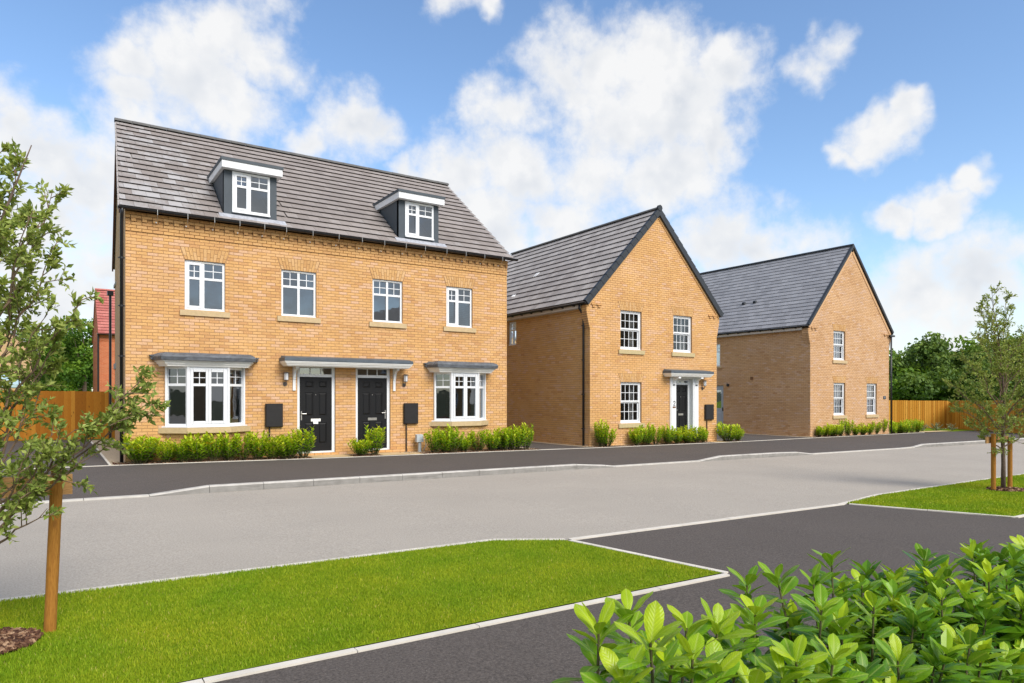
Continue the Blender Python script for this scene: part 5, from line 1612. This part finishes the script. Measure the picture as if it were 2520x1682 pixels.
names = ['at its left corner', 'second from its left corner', 'third from its left corner', 'fourth from its left corner', 'under its left window', 'right of its left window', 'midway between its two ground-floor windows', 'just left of its right window', 'under its right window', 'right of its right window', 'beneath its number plaque', 'at the foot of its downpipe', 'first beyond its downpipe', 'second beyond its downpipe', 'third beyond its downpipe', 'last before the pale garden path']
for i, nm in enumerate(names):
    u = 28.25 + i * .64
    plant(models[(i * 2) % 5], (u, back_edge(u) + .30, G(u, .012)), i * 2.1, random.uniform(.95, 1.15), 'laurel shrub in the bed of the pale house, ' + nm, 'laurel shrubs in the front beds')

def silver_model():
    r = random.Random(4); root = bpy.data.objects.new('variegated_shrub', None); lm, sm = MB(), MB()
    for i in range(16):
        d = rnd_dir(r, .6); tip = d * r.uniform(.2, .36); tip.z = abs(tip.z) + .05
        sm.tube([(0, 0, 0), tip], [.006, .003], 4, cap=False)
        for k in range(16):
            p = tip * (.35 + .65 * k / 15); leaf_faces(lm, p, rnd_dir(r, .4), Vector((0, 0, 1)), .06, .03, r.random())
    root_children[root] = []
    for nm, m, mt in (('stem', sm, m_stem), ('foliage', lm, m_silver)):
        o = bpy.data.objects.new(nm, m.mesh(nm, mt)); o.parent = root; root_children[root].append(o)
    return root
sv = silver_model()
for (u, v, sc, lab) in ((40.2, 18.9, 1.2, 'grey-green variegated shrub left in the grass before the right fence'), (41.6, 18.8, 1.5, 'largest grey-green variegated shrub before the right fence'), (42.6, 18.4, 1.3, 'grey-green variegated shrub nearest the corner of the right fence')):
    plant(sv, (u, v, G(u)), u, sc, lab, 'variegated shrubs by the right fence')

# saplings: explicit main limbs, twigs and leaves grown along them
def sapling(name, base, label, limbs, trunk, leaf_len, seed, leaf_n, twig_len, group):
    r = random.Random(seed)
    T = thing(name, base, label, 'tree', group)
    B = Vector(base)
    tm = MB(); pts = [B + Vector(p) for p, q in trunk]; tm.tube(pts, [q for p, q in trunk], 10); tm.build('trunk', m_bark, T, smooth=True)
    bm, lm = MB(), MB()
    def leaves(a, b, n, s):
        d = (b - a)
        for k in range(n):
            f = (k + .5) / n; p = a + d * f
            o = rnd_dir(r, .15); dirv = d.normalized() * .8 + o
            small = leaf_len * r.uniform(.65, 1.2)
            t = min(1, max(0, .48 + .25 * (p.z - B.z) / 3.3 + r.uniform(-.4, .4)))
            small_leaf(lm, p, dirv, rnd_dir(r, .5), small, small * r.uniform(.42, .55), t)
    def wander(a, b, n, amp):
        P = [a]
        for i in range(1, n): P.append(a + (b - a) * (i / n) + rnd_dir(r) * amp)
        P.append(b); return P
    for (s, e, rad, dens, *bare) in limbs:
        S, E_ = B + Vector(s), B + Vector(e); L = (E_ - S).length
        P = wander(S, E_, 6, L * .035)
        bm.tube(P, [rad * (1 - .8 * i / 6) for i in range(7)], 6, cap=False)
        nt = max(3, int(L * dens))
        for k in range(nt):
            f0 = bare[0] if bare else .22; f = f0 + (1 - f0) * (k + r.random()) / nt; i = min(5, int(f * 6)); p = P[i] + (P[i + 1] - P[i]) * (f * 6 - i)
            d = ((E_ - S).normalized() * .9 + rnd_dir(r, .25)).normalized()
            l = twig_len * r.uniform(.5, 1.15) * (1.15 - .5 * f)
            q = p + d * l; mid = p + d * (l * .5) + rnd_dir(r) * l * .08
            bm.tube([p, mid, q], [.0035, .0026, .0014], 4, cap=False)
            leaves(p + (mid - p) * .3, mid, leaf_n // 2, 1); leaves(mid, q + d * .01, leaf_n, 1)
            for z in range(2):
                d2 = (d + rnd_dir(r, .2) * .9).normalized(); l2 = l * r.uniform(.35, .6); q2 = mid + d2 * l2
                bm.tube([mid, q2], [.002, .001], 3, cap=False); leaves(mid + d2 * l2 * .2, q2, max(3, leaf_n * 2 // 3), 1)
    bm.build('branch', m_twig, T); lm.build('crown', m_sapling, T)
    return T
# right sapling
base = (14.76, 5.50, G(14.78, -.09))
limbs = []
rr = random.Random(21)
cx_, cy_ = math.cos(YAW), -math.sin(YAW)
def cv(x, y, z): return (x * cx_ + y * math.sin(YAW), x * cy_ + y * math.cos(YAW), z)   # x to the viewer's right, y away
for (x, z, y, s) in [(-.62, 1.15, .1, .75), (.85, 1.25, -.1, .8), (-.30, 1.0, -.4, .7), (-.95, 1.62, .2, .95), (-1.05, 2.02, .15, 1.15), (-.5, 1.5, -.6, 1.0), (.45, 1.45, .5, 1.0), (1.05, 1.75, .1, 1.05),
                     (-.85, 2.35, -.3, 1.4), (.95, 2.3, -.2, 1.35), (.15, 2.0, -.6, 1.3), (-.65, 2.55, .4, 1.6), (.7, 2.75, .2, 1.65), (-.55, 2.95, 0, 1.85), (.95, 3.05, .1, 1.8),
                     (-.42, 3.45, .1, 2.15), (-.30, 3.72, -.05, 2.3), (.18, 3.62, .1, 2.3), (.62, 3.35, -.1, 2.1), (.0, 3.1, .3, 2.0), (-.15, 2.7, -.35, 1.8), (.35, 2.5, .45, 1.6), (1.2, 2.55, .2, 1.6), (-.2, 1.7, .55, 1.1), (.6, 1.9, -.5, 1.2)]:
    tx = -.02 * s
    limbs.append((cv(tx, 0, s), cv(x * .84, y, z), .014 if z < 2.5 else .011, 20))
sapling('sapling_tree', base, 'young leafy tree tied to two stakes in the right lawn', limbs,
        [((0, 0, -.05), .042), ((.01, 0, .5), .035), (cv(-.01, 0, 1.0), .030), (cv(.02, 0, 1.7), .023), (cv(-.03, 0, 2.4), .015), (cv(-.12, 0, 3.1), .008), (cv(-.22, 0, 3.6), .003)], .052, 7, 9, .30, 'staked young trees')
# left sapling: trunk just outside the picture
base = (-.37, 5.45, G(0, -.09))
limbs = []
for (x, z, y, s) in [(.20, 3.12, 0, 2.1), (.33, 2.95, .15, 1.9), (.38, 2.76, -.1, 1.75), (.30, 2.60, .2, 1.6), (.10, 3.0, -.2, 2.0), (.14, 2.72, .3, 1.7), (.22, 2.42, -.2, 1.5), (.10, 2.28, .2, 1.35),
                     (.56, 2.24, .1, 1.35), (.47, 2.12, -.1, 1.25), (.36, 2.05, .2, 1.2), (.26, 1.96, -.3, 1.15), (.24, 1.85, .3, 1.1), (.14, 1.74, -.2, 1.0), (.30, 1.68, .1, 1.0), (.08, 1.95, .35, 1.1),
                     (.90, 1.70, .15, .80), (.94, 1.58, .25, .80), (.86, 1.48, .1, .78), (.58, 1.40, .0, .80), (.45, 1.28, -.2, .75), (.64, 1.26, .2, .75),
                     (.30, 1.50, -.3, .85), (.24, 1.36, .3, .8), (.18, 1.20, -.2, .72), (.42, 1.10, .1, .68), (.14, 1.04, .3, .65), (.30, .98, -.1, .62), (.40, .90, 0, .6), (.12, .88, -.2, .58),
                     (-.4, 1.9, .2, 1.0), (-.5, 2.4, -.1, 1.3), (-.35, 2.8, .2, 1.8), (-.5, 1.4, 0, .8), (.02, 3.2, .1, 2.1), (-.2, 1.6, -.4, .9), (-.1, 2.3, -.3, 1.4)]:
    limbs.append((cv(-.0, 0, s), cv(x, y, z), .010, (12 if z > 2.3 else 9) if x < .9 else 10, .30 if x < .9 else .62))
sapling('sapling_tree', base, 'young leafy tree at the left edge, its branches reaching across the drive', limbs,
        [((0, 0, -.05), .036), ((0, 0, .6), .03), ((.01, 0, 1.2), .024), ((0, .01, 2.0), .016), (cv(.1, 0, 2.7), .009), (cv(.3, 0, 3.2), .003)], .050, 9, 11, .25, 'staked young trees')

def stake(P, top, z0, r, label, lean=(0, 0), rail=None):
    T = thing('tree_stake', (P[0], P[1], z0), label, 'stake', 'round timber tree stakes')
    mb = MB(); n = 7
    mb.tube([(P[0] + lean[0] * i / n, P[1] + lean[1] * i / n, z0 - .1 + (top - z0 + .1) * i / n) for i in range(n + 1)], [r * (1 + .02 * math.sin(i * 2.3)) for i in range(n)] + [r * .97], 14, t=random.uniform(.2, .8))
    mb.build('post', m_stake, T, smooth=False)
    return T
zl = G(0, -.085); zq = G(14.8, -.085)
stake((-.03, 5.62), zl + 1.10, zl, .037, 'thick round stake at the left with cross rail, by the mulch circle', lean=(.045, -.02))
stake((-.68, 5.62), zl + 1.10, zl, .042, 'round stake of the left tree, outside the picture edge')
stake((14.50, 5.56), zq + 1.06, zq, .040, 'left one of the two round stakes of the right tree')
stake((15.06, 5.50), zq + .98, zq, .040, 'right one of the two round stakes of the right tree')
def rail(P, Q, z0, z1, label, th=.022):
    T = thing('cross_rail', (P[0], P[1], z0), label, 'rail')
    d = Vector((Q[0] - P[0], Q[1] - P[1], 0)).normalized(); f = Fr(P, d[:2], (d.y, -d.x)); L = math.hypot(Q[0] - P[0], Q[1] - P[1])
    mb = MB(); f.box(mb, 0, L, -th, 0, z0, z1, .6); mb.build('board', m_rail, T)
    mb = MB()
    for s in (.08, L - .08): mb.tube([f.pt(s, 0, (z0 + z1) / 2), f.pt(s, .006, (z0 + z1) / 2)], .007, 6)
    mb.build('nail', m_steel, T)
rail((-.8, 5.70), (.105, 5.70), zl + .92, zl + 1.06, 'sawn timber cross rail nailed behind the left stake')
rail((14.36, 5.62), (15.2, 5.58), zq + .88, zq + 1.0, 'sawn timber cross rail between the two stakes of the right tree')
mb = MB(); mb.tube([(14.6, 5.5, zq + .92), (14.78, 5.40, zq + .93), (14.84, 5.46, zq + .93), (14.7, 5.58, zq + .92)], .016, 6)
o = mb.build('tree_tie', m_black); tag(o, 'black rubber tie round the trunk of the right tree', 'tree tie')

# mulch circles under the saplings
def mulch_circle(c, rx, ry, label, n, size):
    mb = MB(); k = 28
    ring = [(c[0] + rx * math.cos(2 * math.pi * i / k) * (1 + .06 * math.sin(3 * i)), c[1] + ry * math.sin(2 * math.pi * i / k) * (1 + .06 * math.sin(2 * i + 1))) for i in range(k)]
    mb.face([(x, y, G(x, NEAR + .028)) for x, y in ring]); o = mb.build('mulch_circle', m_mulch, None, kind='structure')
    def pt():
        a = random.uniform(0, 6.283); q = math.sqrt(random.random()) * .98
        x, y = c[0] + rx * q * math.cos(a), c[1] + ry * q * math.sin(a); return x, y, G(x, NEAR + .034) + .02 * (1 - q)
    tag(chips('bark_mulch', n, pt, size, m_chip), label, 'mulch')
mulch_circle((-.44, 5.5), .37, .30, 'shredded bark mulch circle in the left lawn', 2600, .032)
mulch_circle((14.80, 5.46), .42, .30, 'bark mulch round the foot of the right tree', 350, .045)

# lawn grass blades
def grass(name, n, poly, label, hmin, hmax, w, wfun=None):
    r = random.Random(9); mb = MB()
    xs = [p[0] for p in poly]; ys = [p[1] for p in poly]
    def inside(x, y):
        c = False; j = len(poly) - 1
        for i in range(len(poly)):
            if (poly[i][1] > y) != (poly[j][1] > y) and x < (poly[j][0] - poly[i][0]) * (y - poly[i][1]) / (poly[j][1] - poly[i][1]) + poly[i][0]: c = not c
            j = i
        return c
    k = 0
    while k < n:
        x, y = r.uniform(min(xs), max(xs)), r.uniform(min(ys), max(ys))
        if wfun and r.random() > wfun(x, y): continue
        if not inside(x, y): continue
        if (x + .44) ** 2 / .137 + (y - 5.5) ** 2 / .09 < 1 or (x - 14.8) ** 2 / .18 + (y - 5.46) ** 2 / .09 < 1: continue
        h = r.uniform(hmin, hmax); an = r.uniform(0, 6.283); lean = r.uniform(.1, .7) * h
        z = G(x, NEAR + .016); a = (math.cos(an) * w / 2, math.sin(an) * w / 2); l = r.uniform(0, 6.283); lx, ly = math.cos(l) * lean, math.sin(l) * lean
        t = min(1, max(0, r.gauss(.45, .22)))
        mb.face([(x - a[0], y - a[1], z), (x + a[0], y + a[1], z), (x + lx * .4 + a[0] * .7, y + ly * .4 + a[1] * .7, z + h * .6), (x + lx, y + ly, z + h), (x + lx * .4 - a[0] * .7, y + ly * .4 - a[1] * .7, z + h * .6)], t)
        k += 1
    return tag(mb.build(name, m_blade, None, kind='stuff'), label, 'grass')
grass('grass', 120000, [(-1.6, 6.67), (4.16, 6.58), (4.84, 6.2), (5.17, 4.23), (-.6, 4.25), (-1.2, 5)], 'mown green lawn left of the near drive',   .014, .030, .0055, lambda x, y: 1. if x < 2.5 else .6)
grass('grass', 32000, [(10.55, 6.1), (12.0, 6.32), (16, 6.42), (19, 6.45), (16.5, 4.12), (11.35, 4.12)], 'mown green lawn round the right tree', .018, .034, .012)

# foreground laurel hedge: every shoot a stem with single leaves
def leaf_mesh(seed):
    r = random.Random(seed); mb = MB(); L = 1.; W = r.uniform(.38, .46); curl = r.uniform(.05, .32); fold = r.uniform(.12, .3)
    n = 8; rows = []
    for i in range(n + 1):
        f = i / n; w = W * ((0.05, .30, .56, .78, .94, 1.0, .95, .70, .0)[i])
        z = -curl * f * f; wav = .012 * math.sin(f * 14 + seed)
        row = []
        for j in (-1, -.55, 0, .55, 1):
            row.append((f * L, j * w * .5, z + fold * abs(j) * w * .5 - .10 * w * (j * j) + (wav if abs(j) == 1 else 0)))
        rows.append(row)
    for i in range(n):
        for j in range(4): mb.face([rows[i][j], rows[i + 1][j], rows[i + 1][j + 1], rows[i][j + 1]], 0.)
    return mb.mesh('leaf', m_laurel, smooth=True)
LEAF = [leaf_mesh(s) for s in range(6)]
def shoots_from_photo():
    out = []
    # (x, y) of shoot tips in the enlarged crop, row: b back, m middle, f front
    for (zx, zy, row) in [(290, 335, 'm'), (115, 425, 'm'), (625, 400, 'm'), (800, 395, 'm'), (970, 185, 'b'), (1120, 165, 'b'), (1300, 190, 'b'), (1390, 80, 'b'), (1540, 200, 'b'), (1700, 185, 'b'), (1850, 75, 'b'), (1960, 170, 'b'), (2090, 55, 'b'), (2240, 80, 'b'), (2340, 25, 'b'),
                         (1340, 310, 'm'), (1600, 300, 'm'), (1800, 335, 'm'), (2100, 300, 'm'), (1940, 260, 'm'), (2290, 280, 'm'), (1010, 330, 'm'), (900, 480, 'm'),
                         (480, 590, 'f'), (600, 560, 'f'), (1200, 560, 'f'), (1400, 540, 'f'), (1720, 560, 'f'), (2080, 480, 'f'), (1900, 590, 'f'), (2250, 560, 'f'), (1120, 640, 'f'), (200, 690, 'f'), (950, 700, 'f'), (1550, 620, 'f'), (2300, 650, 'f'), (740, 640, 'f'), (350, 480, 'f')]:
        x, y = 1360 + zx / 2.025, 1320 + zy / 2.025
        v = {'b': 1.22, 'm': 1.02, 'f': .84}[row]
        d = ray(x, y); t = v / d.y
        out.append((d.x * t, v, CAM_H + d.z * t - .03))
    return out
def hedge():
    r = random.Random(31)
    tips = shoots_from_photo()
    # fill: lower shoots between, and the hedge going on to the right
    for _ in range(360):
        u = r.uniform(.98, 4.2); v = r.uniform(.80, 1.30); tips.append((u, v, r.uniform(.42, .74 if u < 1.35 else .90)))
    labs = ['laurel bush at the left end of the foreground hedge', 'second foreground laurel bush from the left, with an orange leaf', 'third foreground laurel bush from the left', 'fourth foreground laurel bush from the left', 'foreground laurel bush at the right picture edge', 'laurel bush of the foreground hedge beyond the right edge']
    cuts = [.6, 1.22, 1.62, 2.05, 2.55, 3.3, 9]
    tips = [(u + .045 * max(0, 1.35 - u) / .4, v, z) for u, v, z in tips]
    for i, lab in enumerate(labs):
        grp = [t for t in tips if cuts[i] <= t[0] < cuts[i + 1]]
        cu = (cuts[i] + min(cuts[i + 1], 4)) / 2
        if not grp: continue
        cu = sum(t[0] for t in grp) / len(grp)
        z0 = G(cu, NEAR - .02)
        T = thing('laurel_bush', (cu, 1.05, z0), lab, 'bush', 'laurel bushes of the foreground hedge')
        sm = MB(); fill = MB(); cnt = 0
        for (u, v, z) in grp:
            b = Vector((cu + (u - cu) * .35 + r.uniform(-.05, .05), 1.05 + (v - 1.05) * .4, z0)); tip = Vector((u, v, z))
            mid = b + (tip - b) * .6 + Vector((r.uniform(-.04, .04), r.uniform(-.04, .04), 0))
            sm.tube([b, mid, tip], [.008, .005, .0025], 6, cap=False)
            d = (tip - mid).normalized(); top = z > .55
            nl = r.randint(24, 30); ph = r.uniform(0, 6.28)
            fresh = r.uniform(.74, .97) if r.random() < .65 else r.uniform(.45, .72)
            if u < 1.3: fresh = max(fresh, .90)
            for k in range(nl):
                f = k / (nl - 1)                                  # 0 lowest leaf, 1 at the tip
                p = tip - d * ((1 - f) ** 1.35 * .24)
                an = ph + k * 2.399
                o = Vector((math.cos(an), math.sin(an), 0)); o = (o - d * o.dot(d)).normalized()
                el = .12 + .92 * f ** 1.6 + r.uniform(-.22, .22)       # leaves close upwards at the tip
                ax = (o * math.cos(el) + d * math.sin(el)).normalized()
                nrm_ = (d - ax * d.dot(ax)); nrm_ = nrm_.normalized() if nrm_.length > 1e-4 else Vector((0, 0, 1))
                side = nrm_.cross(ax)
                R = Matrix((ax, side, nrm_)).transposed() @ Matrix.Rotation(r.uniform(-.35, .35), 3, 'X')
                Ls = r.uniform(.077, .107) * (1.0 - .34 * f ** 4)
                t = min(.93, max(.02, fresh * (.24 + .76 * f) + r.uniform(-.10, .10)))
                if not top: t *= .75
                if cnt < 295:
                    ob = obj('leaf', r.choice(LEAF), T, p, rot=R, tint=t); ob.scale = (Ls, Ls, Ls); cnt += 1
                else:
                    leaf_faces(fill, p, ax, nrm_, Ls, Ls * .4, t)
        if i == 1:                                        # two old leaves turned orange
            for q, (du, dz, yaw) in enumerate(((0, 0, .3), (.035, -.02, -.5))):
                ob = obj('leaf', LEAF[q], T, (1.275 + du, .93, .93 + dz), rot=Matrix.Rotation(yaw, 3, 'Y') @ Matrix.Rotation(math.radians(80), 3, 'Y') @ Matrix.Rotation(1.2, 3, 'X'), tint=1.0); ob.scale = (.09, .09, .09)
        sm.build('stem', m_stem, T, smooth=True)
        # old dark leaves inside the bush
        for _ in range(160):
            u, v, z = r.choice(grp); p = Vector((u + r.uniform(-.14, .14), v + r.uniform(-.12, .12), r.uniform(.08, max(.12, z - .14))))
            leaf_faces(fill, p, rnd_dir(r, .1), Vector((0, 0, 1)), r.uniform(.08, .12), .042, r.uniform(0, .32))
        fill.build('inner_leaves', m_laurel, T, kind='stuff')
hedge()

# big background trees
def big_tree(c, h, rad, label, mat, seed, n, leaf, low=.25, group='trees beyond the houses and fences', name='broadleaf_tree'):
    r = random.Random(seed)
    T = thing(name, (c[0], c[1], G(c[0], -.1)), label, 'tree', group)
    B = Vector((c[0], c[1], G(c[0], -.1)))
    tm = MB(); tm.tube([B, B + Vector((.1, 0, h * .3)), B + Vector((0, .1, h * .8))], [.22 * h / 8, .16 * h / 8, .03], 8)
    blobs = []
    for i in range(26):
        d = rnd_dir(r); f = r.random() ** .4
        z = h * (low + (1 - low) * (.5 + .48 * d.z * f)); w = math.sin(math.pi * min(.98, max(.12, (z / h - low * .6) / (1 - low * .6)))) ** .6
        p = B + Vector((d.x * f * rad * w, d.y * f * rad * w, z)); blobs.append((p, r.uniform(.20, .34) * rad))
        if i % 3 == 0: tm.tube([B + Vector((0, 0, h * r.uniform(.25, .5))), p], [.05, .015], 5, cap=False)
    tm.build('trunk', m_bark, T)
    lm = MB()
    for k in range(n):
        p, q = r.choice(blobs); d = rnd_dir(r, .12); pos = p + Vector((d.x, d.y, d.z * .8)) * (q * r.uniform(.72, 1.12))
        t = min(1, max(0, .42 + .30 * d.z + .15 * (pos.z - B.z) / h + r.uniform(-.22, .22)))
        s = leaf * r.uniform(.6, 1.3); ax = rnd_dir(r, -.1); up = (d + rnd_dir(r) * .7).normalized()
        small_leaf(lm, pos, ax, up, s, s * .75, t)
    lm.build('crown', mat, T)
# wood behind the right fence
# (x in the photograph, depth, height, radius)
WOOD = [(2170, 55, 6.3, 4.2, 'first tree beyond the right house'), (2232, 60, 6.7, 4.0, 'second tree beyond the right house'), (2290, 54, 6.5, 3.8, 'third tree beyond the right house'), (2345, 58, 7.3, 4.4, 'tall tree of the wood just left of the right sapling'), (2400, 55, 6.9, 4.0, 'tree of the wood straight behind the right sapling'), (2455, 60, 7.6, 4.4, 'tree of the wood right behind the sapling top'), (2520, 56, 7.6, 4.4, 'last tree of the wood at the right picture edge'), (2600, 58, 8.4, 4.6, 'tree of the wood beyond the right edge'), (2110, 62, 7.2, 4.0, 'tree of the wood hidden behind the right house')]
for i, (x, Y, h, rad, lab) in enumerate(WOOD):
    d = ray(x, 977); p = d * Y
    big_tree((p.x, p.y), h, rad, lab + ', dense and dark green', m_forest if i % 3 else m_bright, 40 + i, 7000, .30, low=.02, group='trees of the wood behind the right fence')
for i, (x, Y, h, rad, lab, m) in enumerate([(120, 66, 8.0, 4.4, 'dark green tree left of the red brick house, nearer the tan house', m_forest), (205, 62, 9.0, 4.0, 'bright green tree next to the red brick house', m_bright), (165, 74, 9.5, 4.6, 'dark tree between the tan house and the red house, farther back', m_forest), (60, 80, 9.5, 5.0, 'tree behind the tan house', m_forest)]):
    d = ray(x, 977); p = d * Y
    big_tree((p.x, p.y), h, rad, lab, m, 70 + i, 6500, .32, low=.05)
